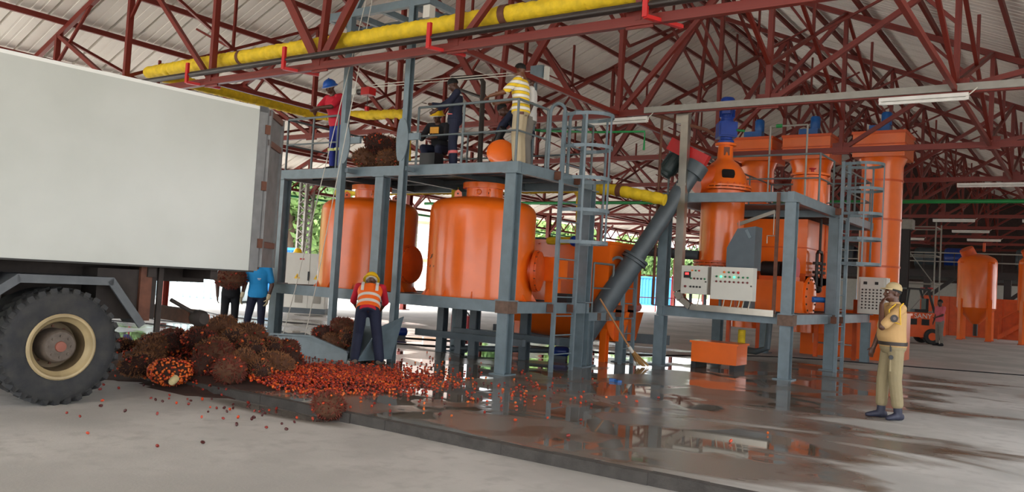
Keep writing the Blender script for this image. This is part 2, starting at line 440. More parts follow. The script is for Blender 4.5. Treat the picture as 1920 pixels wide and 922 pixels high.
# open rear door leaf, hinged on the near rear post
hd = (0., .03); dv = Vector((-.70, .714)).normalized(); nv = Vector((dv.y, -dv.x))
def dpt(u, w, z): return (hd[0]+dv.x*u+nv.x*w, hd[1]+dv.y*u+nv.y*w, z)
def dbox(u0, u1, w0, w1, z0, z1):
    m = MB(); m.v = [dpt(u0,w0,z0),dpt(u1,w0,z0),dpt(u1,w1,z0),dpt(u0,w1,z0),dpt(u0,w0,z1),dpt(u1,w0,z1),dpt(u1,w1,z1),dpt(u0,w1,z1)]
    m.f = [(3,2,1,0),(4,5,6,7),(0,1,5,4),(1,2,6,5),(2,3,7,6),(3,0,4,7)]; return m
door = tb(dbox(.02, .85, -.02, .02, ZB+.05, ZT-.02), 'rear_door', DOORG, tr)
for z in (ZB+.35, ZT-.45, ZT-.06): tb(dbox(.02, .85, .02, .045, z-.04, z+.04), 'door_rail', mat('door_brown_rail', (112, 78, 66), .6), door)
tb(dbox(.78, .85, .02, .05, ZB+.05, ZT-.02), 'door_edge', DOORG, door)
tb(dbox(.02, .1, .02, .05, ZB+.05, ZT-.02), 'door_edge', DOORG, door)
for z in (ZB+.3, ZB+1.05, ZT-.35): tb(MB().box(-.02, .03, .0, .07, z, z+.12), 'hinge', RUST, tr)
tb(MB().box(-.5, -.03, .0, .08, ZB+.02, ZB+.14), 'rear_bumper_bar', RUST, tr)
# chassis
for x in (-.85, -1.6): tb(MB().box(x-.05, x+.05, -6.5, -1.3, 1.05, 1.34), 'chassis_rail', CHASSIS, tr); tb(MB().box(x-.05, x+.05, -1.3, -.25, 1.26, 1.44), 'rail_tail', CHASSIS, tr)
for y in (-.5, -1.3, -3.4, -4.3, -5.2): tb(MB().box(-2.3, -.12, y-.05, y+.05, 1.32, ZB), 'cross_bearer', CHASSIS, tr)
tb(MB().box(-.6, -.2, -1.9, -1.2, .82, 1.40), 'tool_box', CHASSIS, tr)
tb(MB().box(-.2, -.15, -1.42, -1.28, .8, ZB), 'hanger_strap', RUST, tr)
tb(MB().box(-.21, -.17, -1.19, -1.13, .66, ZB), 'hanger_strap', CHASSIS, tr)
tb(MB().box(-.6, -.2, -6.4, -2.95, .98, 1.45), 'side_skirt', CHASSIS, tr); tb(MB().box(-1.0, -.62, -2.95, -1.0, 1.05, 1.45), 'side_skirt', CHASSIS, tr)
for y in (-3.75, -3.0): tb(MB().box(-.2, -.16, y-.03, y+.03, 1.0, ZB), 'hanger_strap', RUST, tr)
tb(MB().tube([(-.2, -1.0, 1.05), (-.25, -.6, .86)], .025), 'tow_arm', CHASSIS, tr)
tb(MB().box(-2.2, -.28, -.72, -.52, .76, .92), 'under_run_bar', RUST, tr)
tb(MB().lathe([(.02,0),(.09,0),(.1,.03),(.1,.16),(.07,.22)], (-.28, -.62, .83), (1,0,0), 14), 'lamp_housing', CHASSIS, tr, True)
tb(MB().lathe([(.05,0),(.045,.02),(.01,.03)], (-.2, -.5, .83), (.4,1,0), 14), 'side_reflector', mat('amber_reflector', (240, 110, 20), .2), tr, True, label='amber reflector')
# mudguard: folded strip over the wheel
WY, WZ, WR = -2.32, .53, .63
pts = [(WY-1.0, .72), (WY-.95, .95), (WY-.48, 1.30), (WY+.52, 1.30), (WY+.92, .78)]
mg = MB()
for (y0, z0), (y1, z1) in zip(pts[:-1], pts[1:]):
    for x0, x1, t in ((-.55, .0, .025), (-.02, .012, .09)):
        d = Vector((0, y1-y0, z1-z0)).normalized(); nrm = Vector((0, -d.z, d.y))
        a = Vector((0, y0, z0)); c = Vector((0, y1, z1))
        q = [a, c, c-nrm*t, a-nrm*t]
        mg.add([(x0, p.y, p.z) for p in q]+[(x1, p.y, p.z) for p in q], [(0,1,2,3),(7,6,5,4),(0,4,5,1),(1,5,6,2),(2,6,7,3),(3,7,4,0)])
tb(mg, 'mudguard', mat('mudguard_grey', (84, 88, 92), .5, var=.3), tr)
# wheels
def wheel(xo, inward, detail):
    c = (xo, WY, WZ); ax = (1, 0, 0)
    prof = [(.345,-.0),(.40,.012),(.50,.018),(.565,.006),(.60,-.03),(.612,-.07),(.615,-.26),(.60,-.31),(.5,-.345),(.36,-.33),(.33,-.2)]
    prof = [(r, h) for r, h in prof][::-1]
    wm = MB().lathe(prof+prof[:1], c, ax, 48, cap=False)
    t = tb(wm, 'tyre', RUBBER, tr, True)
    if not detail: return t
    lug = MB().prism([(-.036,-.02),(.036,-.02),(.03,.024),(-.03,.024)], (0,0,0), (-.15,.06,0), (0,0,1))
    lugm = lug.mesh('tread_lug', RUBBER)
    lugs = MB().prism([(-.036,-.02),(.036,-.02),(.03,.024),(-.03,.024)], (-.17,.06,0), (-.32,0,0), (0,0,1)).mesh('tread_lug', RUBBER)
    shm = MB().prism([(-.04,-.014),(.04,-.014),(.034,.014),(-.034,.014)], (0,0,-.005), (.018,0,-.075), (1,0,0)).mesh('shoulder_lug', RUBBER)
    for k in range(32):
        a = 2*PI*k/32
        for me, off, dx in ((lugm, 0, -.005), (lugs, .5*2*PI/32, 0)):
            R_ = Matrix.Rotation(a+off, 4, 'X')
            M = TMX @ Matrix.Translation(c) @ R_ @ Matrix.Translation((dx, 0, .612))
            inst('tread_lug', me, M, t)
        R_ = Matrix.Rotation(a, 4, 'X')
        inst('shoulder_lug', shm, TMX @ Matrix.Translation(c) @ R_ @ Matrix.Translation((-.03, 0, .622)), t)
    rimm = mat('rim_beige', (176, 156, 116), .5, var=.3, scale=5)
    rp_ = [(.35,-.02),(.36,.014),(.345,.024),(.325,.022),(.315,-.005),(.30,-.03),(.275,-.05),(.262,-.14),(.25,-.2),(.14,-.2),(.13,-.22),(.02,-.22),(.34,-.3)]
    rim = tb(MB().lathe(rp_[:7]+[(.27,-.06),(.3,-.08),(.34,-.3)], c, ax, 48, cap=False), 'rim', rimm, tr, True)
    dishm = mat('dish_shaded', (116, 98, 72), .7, var=.4, scale=8)  # darker brown than the rim, paints the shade in its deep well
    tb(MB().lathe([(.276,-.05),(.262,-.14),(.25,-.27),(.18,-.29),(.02,-.29)], c, ax, 40, cap=False), 'dish', dishm, rim, True)
    hubm = mat('hub_grime', (104, 92, 82), .7, var=.4, scale=14)
    hub = tb(MB().lathe([(.185,-.29),(.185,-.1),(.175,-.05),(.155,-.03),(.06,-.02),(.055,-.015),(.0,-.01)], c, ax, 28), 'hub', hubm, tr, True)
    tb(MB().lathe([(.06,-.02),(.055,.0),(.0,.005)], c, ax, 16), 'hub_cap', mat('hub_red_worn', (140, 82, 66), .6), hub, True)
    for k in range(8):
        a = 2*PI*k/8
        p = Vector((xo-.03, WY+.115*math.cos(a), WZ+.115*math.sin(a)))
        tb(MB().cyl(p, p+Vector((.02,0,0)), .014, n=6), 'hub_bolt', hubm, hub)
    for k in range(10):
        a = 2*PI*(k+.5)/10
        p = Vector((xo-.29, WY+.205*math.cos(a), WZ+.205*math.sin(a)))
        tb(MB().cyl(p, p+Vector((.025,0,0)), .014, n=6), 'lug_nut', RUST, rim)
wheel(.03, 0, True); wheel(-.42, 0, False); wheel(-1.95, 0, False); wheel(-2.38, 0, False)
tb(MB().cyl((-2.4, WY, WZ), (-.2, WY, WZ), .11, n=14), 'axle', CHASSIS, tr)
tb(MB().sphere((-1.3, WY, WZ), .24, 12, 8), 'differential', CHASSIS, tr, True)
for x in (-.85, -1.6): tb(MB().box(x-.04, x+.04, WY-.75, WY+.75, .78, .86), 'leaf_spring', CHASSIS, tr); tb(MB().box(x-.04, x+.04, WY-.1, WY+.1, .6, 1.06), 'spring_hanger', CHASSIS, tr)

# ------------------------------------------------------------------ tank platform
def hcol(name, x, y, z0, z1, parent, m=GREY, w=.2, up=(0,0,1)):
    mb = MB()
    return MB().hbeam((x, y, z0), (x, y, z1), w, w, .014).build(name, m, parent)
def plate(x, y, z, s, m, parent, name='base_plate'): return MB().box(x-s, x+s, y-s, y+s, z, z+.02).build(name, m, parent)
tp = thing('tank_platform', 'grey steel two-deck platform carrying the two large orange tanks', 'platform', (-10.7, 12.4, 0))
AX = [-13.5, -10.78, -7.85]; BX = [11.15, 13.62]
for x in AX:
    for y in BX:
        if x == -13.5 and y == BX[0]: w = .19
        hcol('column', x, y, 0, 1.0, tp); hcol('column', x, y, 1.2, 3.29, tp)
        plate(x, y, 0, .16, GREY, tp)
        for z in (1.19, 3.27): plate(x, y, z, .14, GREY, tp, 'flange_plate')
    if x != AX[0]: MB().box(x-.13, x+.13, BX[0]-.13, BX[0]+.13, .99, 1.2).build('welded_joint', WELD, tp)
for z, h in ((1.09, .19), (3.38, .18)):
    for y in BX: MB().box(-13.62, -7.74, y-.06 if y < 12 else y-.04, y+.04 if y < 12 else y+.06, z-h/2, z+h/2).build('edge_beam', GREY, tp)
    for x in (-13.56, -7.80): MB().box(x-.05, x+.05, BX[0]+.06, BX[1]-.06, z-h/2, z+h/2).build('edge_beam', GREY, tp)
    for x in (-12.2, -10.78, -9.3): MB().hbeam((x, BX[0], z), (x, BX[1], z), .1, h*.9).build('cross_beam', GREY_DK, tp)
MB().box(-13.5, -7.86, 11.22, 13.55, 1.14, 1.165).build('lower_deck_plate', GREY_DK, tp)
for k in range(26): 
    xa = -13.5+k*.217
    MB().box(xa, xa+.2, 11.22, 13.55, 3.44, 3.465).build('deck_plank', GREY_DK, tp)
for y in (11.9, 12.9): MB().bar((-13.5, y, 3.40), (-7.86, y, 3.40), .05, .07).build('deck_bearer', GREY_DK, tp)
for x, y in ((-10.85, 13.2), (-10.45, 13.3), (-10.1, 13.3), (-9.1, 13.62)): hcol('short_leg', x, y, 0, 1.0, tp, GREY_DK, .16)
for y in (11.8, 12.9): MB().box(-10.3, -7.9, y-.05, y+.05, .42, .54).build('low_tie_beam', GREY_DK, tp)
# handrails
RAILP = mat('handrail_grey', (104, 114, 116), .45, var=.35, scale=6)
def rail(pts, parent, z0, h=1.03, r=.022, step=None, posts=True, name='handrail'):
    for zz, rr in ((h, r), (h*.5, r*.75)):
        for p, q in zip(pts[:-1], pts[1:]): rod(name if zz == h else 'mid_rail', (*p, z0+zz), (*q, z0+zz), rr, RAILP, parent)
    if posts:
        for p in pts: rod('rail_post', (*p, z0), (*p, z0+h), r, RAILP, parent)
rail([(-9.98, 11.12), (-8.95, 11.12), (-7.82, 11.12), (-7.82, 12.02)], tp, 3.47)
rail([(-7.82, 13.3), (-7.82, 13.6), (-9.3, 13.6), (-10.8, 13.6), (-12.2, 13.6), (-13.5, 13.6), (-13.5, 12.4), (-13.5, 11.15)], tp, 3.47)
rail([(-13.5, 11.15), (-12.75, 11.15), (-12.05, 11.15)], tp, 3.47, posts=True)

def tank(x, y, lab, side_ang, kind):
    t = thing('pressure_tank', lab, 'tank', (x, y, 1.165))
    R_ = .985
    prof = [(.2,1.17),(R_,1.17),(R_,1.19),(R_,2.72),(R_*.985,2.80),(R_*.95,2.86),(R_*.86,2.93),(R_*.6,2.99),(.36,3.02),(.3,3.03)]
    MB().lathe(prof, (x,y,0), n=64).build('shell', ORANGE, t, True)
    MB().lathe([(.34,3.0),(.34,3.16),(.34,3.18),(.41,3.18),(.41,3.28),(.2,3.28)], (x,y,0), n=40).build('neck', ORANGE, t, True)
    for k in range(12):
        a = 2*PI*k/12
        g_ = MB().prism([(0,0),(.10,0),(0,.12)], (x+R_*math.cos(a)-.008*math.sin(a), y+R_*math.sin(a)+.008*math.cos(a), 1.167), (x+R_*math.cos(a)+.008*math.sin(a), y+R_*math.sin(a)-.008*math.cos(a), 1.167))
        # gusset lies radially
        c, s = math.cos(a), math.sin(a)
        q = [(R_-.005,1.167),(R_+.09,1.167),(R_-.005,1.30)]
        mb = MB(); mb.add([(x+c*r-s*.008, y+s*r+c*.008, z) for r, z in q]+[(x+c*r+s*.008, y+s*r-c*.008, z) for r, z in q], [(0,1,2),(5,4,3),(0,3,4,1),(1,4,5,2),(2,5,3,0)])
        mb.build('gusset', ORANGE, t)
    for a in (-2.4, -.75, .9, 2.5):
        c, s = math.cos(a), math.sin(a)
        mb = MB(); q = [(.42,3.0),(.56,2.96),(.56,3.1),(.50,3.15),(.43,3.1)]; n = len(q)
        mb.add([(x+c*r-s*.012, y+s*r+c*.012, z) for r, z in q]+[(x+c*r+s*.012, y+s*r-c*.012, z) for r, z in q], [tuple(range(n)), tuple(range(2*n-1,n-1,-1))]+[(i, n+i, n+(i+1)%n, (i+1)%n) for i in range(n)])
        mb.build('lifting_lug', ORANGE, t)
        MB().cyl((x+c*.5-s*.02, y+s*.5+c*.02, 3.07), (x+c*.5+s*.02, y+s*.5-c*.02, 3.07), .018, n=8).build('lug_hole', BLACK, t)
    a = side_ang; ax = (math.cos(a), math.sin(a), 0); c0 = Vector((x, y, 1.72)) + Vector(ax)*.8
    nz = MB().lathe([(.24,0),(.24,.24),(.38,.24),(.38,.30),(.36,.30),(.36,.34),(.2,.38),(.0,.39)], c0, ax, 36).build('side_manway', ORANGE_DK, t, True)
    for k in range(16):
        b = 2*PI*k/16; u = Vector((-ax[1], ax[0], 0))
        p = c0 + Vector(ax)*.29 + u*.35*math.cos(b) + Vector((0,0,.35*math.sin(b)))
        MB().cyl(p, p+Vector(ax)*.04, .014, n=6).build('bolt', DARKPIPE, nz)
    if kind == 'front':
        MB().lathe([(.05,0),(.05,.04),(.028,.05),(.028,.02)], (x+.12, y-.335, 3.1), (.3,-.95,0), 16).build('neck_port', ORANGE, t, True)
        for (da, z, ln, w) in ((-2.05, 1.86, .16, .018), (-2.03, 1.90, .1, .014), (-2.08, 1.70, .06, .03), (-1.93, 1.70, .05, .016)):
            c, s = math.cos(da), math.sin(da)
            p = Vector((x+c*R_*1.001, y+s*R_*1.001, z)); tdir = Vector((-s, c, .45)).normalized()
            q = [p-tdir*ln/2, p+Vector((0,0,-w)), p+tdir*ln/2, p+Vector((0,0,w))]
            MB().add([v+Vector((c,s,0))*.002 for v in q], [(0,1,2,3)]).build('paint_chip', DARKPIPE, t)
    return t
tank(-9.37, 12.4, 'right-hand large orange domed tank on the platform, nearest the ladder', .35, 'front')
tank(-12.28, 12.4, 'left-hand large orange domed tank on the platform, behind the man in the vest', .1, 'back')

# ladder with looped handrails and safety cage
def ladder(lab, x, ya, yb, z0, ztop, loop, cage, cage_r=.38, zc0=2.25, name='caged_ladder', deck=3.47, tilt=0, cage_dir=1, rung=.33):
    t = thing(name, lab, 'ladder', (x, (ya+yb)/2, z0))
    for y in (ya, yb):
        MB().bar((x, y, z0), (x, y, ztop), .05, .07, (1,0,0)).build('stile', GREY, t)
        if loop:
            pts = [(x, y, ztop-.02)] + [(x-loop/2+loop/2*math.cos(PI*k/10), y, ztop+loop/2*math.sin(PI*k/10)) for k in range(11)] + [(x-loop, y, deck)]
            MB().tube(pts, .03, 8).build('loop_rail', GREY, t, True)
    z = z0+.3
    while z < ztop-.1:
        rod('rung', (x, ya, z), (x, yb, z), .012, GREY, t); z += rung
    if cage:
        ym = (ya+yb)/2; hr = (yb-ya)/2
        def hoop(z):
            p = [(x, ya, z), (x+.25, ya-.06, z)] + [(x+.36+cage_r*math.sin(PI*k/12), ym-cage_r*math.cos(PI*k/12), z) for k in range(13)] + [(x+.25, yb+.06, z), (x, yb, z)]
            mb = MB(); n = len(p)
            mb.add([(a, b, c-.03) for a, b, c in p]+[(a, b, c+.03) for a, b, c in p], [(i, i+1, n+i+1, n+i) for i in range(n-1)])
            q = [(a*.0+ (a-x)*.985+x, (b-ym)*.985+ym, c) for a, b, c in p]
            k0 = len(mb.v)
            mb.add([(a, b, c-.03) for a, b, c in q]+[(a, b, c+.03) for a, b, c in q], [(i, n+i, n+i+1, i+1) for i in range(n-1)])
            mb.f += [(i, k0+i, k0+i+1, i+1) for i in range(n-1)] + [(n+i, n+i+1, k0+n+i+1, k0+n+i) for i in range(n-1)]
            return mb
        zs = [zc0 + (ztop-.05-zc0)*k/4 for k in range(5)]
        for z in zs: hoop(z).build('cage_hoop', GREY, t)
        for k in (1, 6, 11):
            a = PI*k/12
            MB().bar((x+.36+cage_r*math.sin(a)*.985, ym-cage_r*math.cos(a)*.985, zs[0]), (x+.36+cage_r*math.sin(a)*.985, ym-cage_r*math.cos(a)*.985, zs[-1]), .02, .035, (math.cos(a), math.sin(a), 0)).build('cage_strap', GREY, t)
    for z in (1.09, 3.38 if deck > 3 else 1.0):
        for y in (ya, yb): MB().box(x-.12, x+.0, y-.05, y+.05, z-.07, z+.07).build('fixing_bracket', RUST, t)
    return t
ladder('caged ladder up the right side of the tank platform beside the orange tank', -7.62, 12.25, 12.92, 0, 4.5, .3, True)
# ------------------------------------------------------------------ skip hoist in front of the tank platform
sh = thing('skip_hoist', 'grey skip hoist frame of two tall guide poles before the left tank', 'hoist', (-10.8, 10.85, 0))
for x in (-11.5, -10.07):
    MB().chan((x, 10.85, 0), (x, 10.85, 6.25), .11 if x < -11 else -.11, .12, .014, (0,1,0)).build('guide_pole', GREY, sh)
    pr = []
    for k in range(17):
        t = k/16; pr.append((.055+.12*max(0, math.sin(PI*t))**.6, 3.5+.75*t))
    mb = MB(); vs = []
    s = 1
    for w, z in pr: vs += [(x-w*.55, 10.80, z), (x+w, 10.80, z), (x+w, 10.78, z), (x-w*.55, 10.78, z)]
    fs = []
    for k in range(16):
        for i in range(4):
            a = 4*k+i; b = 4*k+(i+1) % 4; fs.append((a, b, b+4, a+4))
    mb.add(vs, fs+[(3,2,1,0), (64,65,66,67)]).build('guide_plate', GREY, sh)
    MB().box(x+.1, x+.42, 10.79, 10.84, 3.86, 3.98).build('arm_bracket', GREY, sh)
    MB().bar((x+.05, 10.85, 3.38), (x+.05, 11.1, 3.38), .08).build('tie_bracket', GREY, sh)
for y in (10.85, 11.75):
    MB().bar((-12.2, y, 6.32), (-9.6, y, 6.32), .1, .14).build('top_beam', GREY, sh)
for x in (-12.15, -11.5, -10.8, -10.07, -9.65): MB().bar((x, 10.85, 6.3), (x, 11.75, 6.3), .08, .11).build('top_cross_beam', GREY, sh)
MB().bar((-10.07, 10.85, 5.7), (-10.5, 11.75, 6.3), .07, .09).build('top_brace', GREY, sh)
MB().bar((-11.5, 10.85, 5.6), (-12.1, 11.7, 6.3), .07, .09).build('top_brace', GREY, sh)
MB().bar((-10.75, 10.85, 7.4), (-10.07, 10.85, 6.32), .09, .09).build('top_brace', GREY, sh)
MB().bar((-11.0, 10.85, 7.4), (-11.0, 11.75, 7.4), .09, .09).build('winch_beam', GREY, sh)
MB().bar((-10.85, 10.85, 7.4), (-11.5, 10.85, 6.32), .09, .09).build('top_brace', GREY, sh)
MB().box(-9.75, -9.6, 10.8, 10.95, 6.0, 6.22).build('limit_switch', CABW, sh)
# loading tray standing at the foot of the hoist
ty = thing('loading_tray', 'grey sheet-steel skip tray on the floor heaped with palm bunches', 'tray', (-10.8, 10.4, .03))
P_ = [(-12.15, 10.35, .26), (-11.45, 10.05, .1), (-10.15, 10.05, .06), (-9.85, 10.3, .34), (-9.85, 10.78, .34), (-10.15, 10.78, .06), (-11.45, 10.78, .1), (-12.15, 10.78, .26)]
def sheet(poly, name, th=.015):
    n = len(poly); v = [Vector(p) for p in poly]; nrm = (v[1]-v[0]).cross(v[2]-v[0]).normalized()*th
    MB().add(v+[p+nrm for p in v], [tuple(range(n))[::-1], tuple(range(n, 2*n))]+[(i, (i+1)%n, n+(i+1)%n, n+i) for i in range(n)]).build(name, GREY, ty)
sheet([(-12.2, 10.1, .3), (-11.5, 10.0, .12), (-11.5, 10.8, .12), (-12.2, 10.8, .3)], 'lip_plate')
sheet([(-11.5, 10.0, .05), (-9.95, 10.0, .05), (-9.95, 10.8, .05), (-11.5, 10.8, .05)], 'tray_floor')
sheet([(-12.15, 10.0, .27), (-11.5, 9.98, .0), (-10.2, 9.98, .0), (-10.2, 10.0, .16), (-11.1, 10.0, .34), (-11.5, 10.0, .32)], 'front_plate')
sheet([(-11.55, 10.55, .06), (-9.95, 10.55, .06), (-9.95, 10.62, .62), (-11.55, 10.62, .48)], 'back_plate')
sheet([(-10.0, 10.0, .05), (-9.98, 10.8, .05), (-9.75, 10.8, .8), (-9.78, 10.25, .62)], 'side_plate')
MB().bar((-12.2, 9.99, .31), (-11.1, 9.99, .36), .05, .03).build('edge_lip', GREY, ty)
MB().bar((-11.1, 9.99, .36), (-10.2, 9.99, .17), .05, .03).build('edge_lip', GREY, ty)
for p, q, lab in (((-12.05, 10.15, .3), (-11.0, 10.85, 7.4), 'thin white hoist rope on the left, running to the far tray lip'), ((-11.35, 10.05, .34), (-10.9, 10.85, 7.4), 'thin white hoist rope on the right, crossing the left tank')):
    o = MB().tube([p, tuple(a+(b-a)*.12+(.03 if i == 0 else 0) for i, (a, b) in enumerate(zip(p, q))), q], .008, 6).build('rope', ROPE); tag(o, lab, 'rope')

# ------------------------------------------------------------------ hopper bay behind the ladder
hb = thing('hopper_frame', 'low grey frame with handrail right of the tank platform', 'frame', (-7.9, 14.7, 0))
for x, y in ((-7.9, 13.95), (-7.9, 15.35), (-10.6, 15.35)):
    hcol('column', x, y, 0, .85, hb, GREY, .17); plate(x, y, 0, .14, GREY, hb)
for p, q in (((-7.86, 13.74, .93), (-7.86, 15.5, .93)), ((-10.6, 15.42, .93), (-7.9, 15.42, .93)), ((-10.6, 13.9, .4), (-7.9, 13.9, .4)), ((-10.6, 13.74, .93), (-10.6, 15.5, .93))):
    MB().bar(p, q, .09, .16).build('edge_beam', GREY, hb)
MB().bar((-10.8, 14.9, .45), (-7.4, 16.6, .45), .12, .2).build('low_beam', GREY_DK, hb)
for y in (14.2, 14.55): MB().box(-7.83, -7.8, y-.06, y+.06, .86, 1.0).build('bracket', WELD, hb)
rail([(-7.84, 13.95), (-7.84, 14.75)], hb, 1.0, .95)
ladder('short ladder with looped tops at the hopper beside the broom', -7.68, 14.9, 15.42, 0, 1.95, .32, False, name='short_ladder', deck=1.0, rung=.3)
hp = thing('orange_hopper', 'square orange hopper with rounded belly behind the caged ladder', 'hopper', (-9.1, 15.5, .4))
MB().box(-10.35, -7.95, 14.75, 16.2, 1.15, 2.42).build('bin', ORANGE, hp)
MB().box(-10.38, -7.92, 14.72, 16.23, 2.36, 2.42).build('rim', ORANGE, hp)
MB().lathe([(.3,0),(.62,.0),(.62,2.3),(.3,2.3)], (-10.3, 15.45, 1.0), (1,0,0), 32).build('belly', ORANGE, hp, True)
for x in (-10.2, -8.1): hcol('leg', x, 15.0, 0, 1.15, hp, ORANGE, .14)
for k in range(9): MB().cyl((-8.0-k*.27, 14.74, 2.33), (-8.0-k*.27, 14.70, 2.33), .012, n=6).build('bolt', ORANGE_DK, hp)
MB().prism([(-.35,-.3),(.35,-.3),(.5,.3),(-.5,.3)], (-8.25, 15.2, .72), (-8.25, 16.0, .72)).build('outlet_chute', ORANGE, hp)
dct = thing('orange_duct', 'orange box duct with flange between right tank and hopper', 'duct', (-8.2, 13.5, 1.17))
MB().box(-8.45, -8.15, 13.1, 13.5, 1.6, 1.95).build('box', ORANGE, dct); MB().box(-8.5, -8.1, 13.06, 13.1, 1.55, 2.0).build('flange', ORANGE, dct)
MB().box(-8.4, -8.25, 13.15, 13.45, 1.165, 1.6).build('stand', ORANGE, dct)
o = MB().box(-8.35, -7.95, 13.2, 13.5, 1.17, 1.34).build('drive_box', BLACK); tag(o, 'black drive box on the lower deck right of the orange tank', 'box')
# inclined screw conveyor
cv = thing('screw_conveyor', 'dark grey inclined screw conveyor tube rising to the tall vessel', 'conveyor', (-8.2, 14.6, .2))
c0 = Vector((-8.35, 14.5, .42)); c1 = Vector((-6.72, 15.7, 3.85)); dd = (c1-c0).normalized()
MB().cyl(c0, c0+dd*1.95, .22, .22, 24).build('lower_tube', GREY_DK, cv, True)
MB().cyl(c0+dd*1.95, c1, .17, .17, 24).build('upper_tube', GREY_DK, cv, True)
MB().cyl(c0+dd*1.88, c0+dd*1.93, .27, .27, 24).build('flange', GREY_DK, cv, True)
MB().cyl(c0+dd*1.95, c0+dd*2.0, .27, .27, 24).build('flange', GREY_DK, cv, True)
MB().cyl(c0-dd*.25, c0, .27, .22, 24).build('boot', GREY_DK, cv, True)
MB().bar((-8.2, 14.55, 0), (-8.2, 14.55, .5), .1).build('boot_stand', GREY_DK, cv)
MB().cyl(c1, c1+dd*.25, .24, .24, 20).build('drive_end', GREY_DK, cv, True)
side = Vector((-.75, -.3, .5)).normalized()
MB().box(-.0,.1,-.1,.1,-.1,.1)
mt = Vector((-7.12, 15.75, 4.16))
ax = Vector((-.35, .1, -.85)).normalized(); ax = dd*-1
mo = MB().lathe([(.03,0),(.15,.0),(.17,.04),(.17,.36),(.15,.4),(.13,.42),(.13,.48),(.05,.5)], mt+dd*.1, ax, 20).build('drive_motor', mat('motor_dark_green', (44, 58, 58), .5), cv, True)
for k in range(10):
    a = 2*PI*k/10; u = dd.orthogonal().normalized(); w = dd.cross(u); r_ = (u*math.cos(a)+w*math.sin(a))*.175
    MB().bar(mt+dd*.05+r_, mt-dd*.25+r_, .012, .03, r_).build('cooling_fin', mat('motor_dark_green', (44, 58, 58), .5), mo)
MB().bar((-7.2, 15.7, 4.5), (-6.42, 15.75, 4.1), .16, .26, (0,0,1)).build('belt_guard', RED2, cv, label='bright red belt guard')
# grey header pipe across the back of the hopper
o = MB().tube([(-11.2, 16.7, 2.5), (-7.4, 16.7, 2.3), (-6.9, 16.75, 2.28)], .1, 14).build('header_pipe', GREY_DK, None, True); tag(o, 'dark grey horizontal pipe behind the orange hopper and conveyor', 'pipe')

# ------------------------------------------------------------------ agitator platform on the right
rp_ = thing('agitator_platform', 'grey two-deck platform on the right carrying the tall orange vessel', 'platform', (-5.9, 19, 0))
RX = [-7.2, -4.68]; RY = [15.68, 18.8, 22.2]
for x in RX:
    for y in RY:
        hcol('column', x, y, 0, 1.0, rp_); hcol('column', x, y, 1.2, 3.3, rp_) if not (y > 22 and x > -6) else None
        plate(x, y, 0, .17, GREY, rp_)
        for z in (1.19, 3.28):
            if not (y > 22 and z > 2): plate(x, y, z, .14, GREY, rp_, 'flange_plate')
MB().box(-4.82, -4.54, 15.55, 15.82, .99, 1.2).build('welded_joint', WELD, rp_)
MB().box(-4.80, -4.56, 18.68, 18.92, 1.0, 1.2).build('welded_joint', WELD, rp_)
for z in (1.1, 3.385):
    for x in RX: MB().box(x-.06, x+.06, RY[0]-.1, RY[2]+.12, z-.095, z+.095).build('edge_beam', GREY, rp_)
    for y in RY: MB().box(RX[0]+.06, RX[1]-.06, y-.06, y+.06, z-.09, z+.09).build('cross_beam', GREY, rp_)
MB().box(RX[0]+.06, RX[1]-.06, 17.6, RY[2], 3.44, 3.465).build('deck_plate', GREY_DK, rp_)
MB().box(RX[0]+.06, RX[1]-.06, RY[0]+.06, 16.35, 3.44, 3.465).build('deck_plate', GREY_DK, rp_)
MB().box(RX[0]+.06, RX[1]-.06, 17.4, RY[2], 1.17, 1.2).build('lower_deck_plate', GREY_DK, rp_)
rail([(-4.68, 17.45), (-4.68, 18.55)], rp_, 3.48, 1.0)
rail([(-4.68, 17.45), (-5.6, 17.45), (-7.2, 17.45)], rp_, 3.48, 1.0, posts=False)
rail([(-7.2, 15.7), (-7.2, 18.8), (-7.2, 20.5), (-7.2, 22.2), (-5.9, 22.2), (-4.7, 22.2), (-4.7, 20.6), (-4.7, 19.4)], rp_, 3.48, 1.0)
MB().bar((-4.88, 15.5, 1.2), (-4.88, 15.5, 3.45), .055).build('angle_post', RUST, rp_)
ladder('caged ladder at the far right of the agitator platform behind the guard', -4.45, 18.4, 18.95, 0, 4.45, .0, True, zc0=2.3, cage_r=.4)
# tall agitator vessel
ev = thing('agitator_vessel', 'tall orange vessel with cone top and blue gear motor on top', 'vessel', (-6.5, 16.98, 2.0))
ex, ey = -6.52, 16.98
MB().lathe([(.1,2.1),(.45,2.12),(.45,3.66),(.2,3.66)], (ex,ey,0), n=48).build('lower_shell', ORANGE, ev, True)
MB().lathe([(.3,2.08),(.56,2.08),(.56,2.12),(.3,2.12)], (ex,ey,0), n=40).build('bottom_flange', ORANGE_DK, ev, True)
MB().lathe([(.3,2.14),(.56,2.14),(.56,2.18),(.3,2.18)], (ex,ey,0), n=40).build('bottom_flange', ORANGE_DK, ev, True)
MB().lathe([(.3,3.67),(.56,3.67),(.56,3.71),(.3,3.71)], (ex,ey,0), n=40).build('top_flange', ORANGE, ev, True)
fl_ = MB().lathe([(.3,3.73),(.56,3.73),(.56,3.77),(.3,3.77)], (ex,ey,0), n=40).build('top_flange', ORANGE, ev, True)
for z in (2.06, 3.68):
    for k in range(24):
        a = 2*PI*k/24; p = (ex+.525*math.cos(a), ey+.525*math.sin(a))
        MB().cyl((*p, z-.01), (*p, z+.13), .014, n=6).build('bolt', ORANGE_DK, ev)
MB().lathe([(.3,3.77),(.5,3.78),(.49,3.84),(.44,4.0),(.36,4.15),(.27,4.26),(.2,4.31),(.165,4.36),(.155,4.62),(.22,4.63),(.22,4.68),(.1,4.68)], (ex,ey,0), n=48).build('cone_top', ORANGE, ev, True)
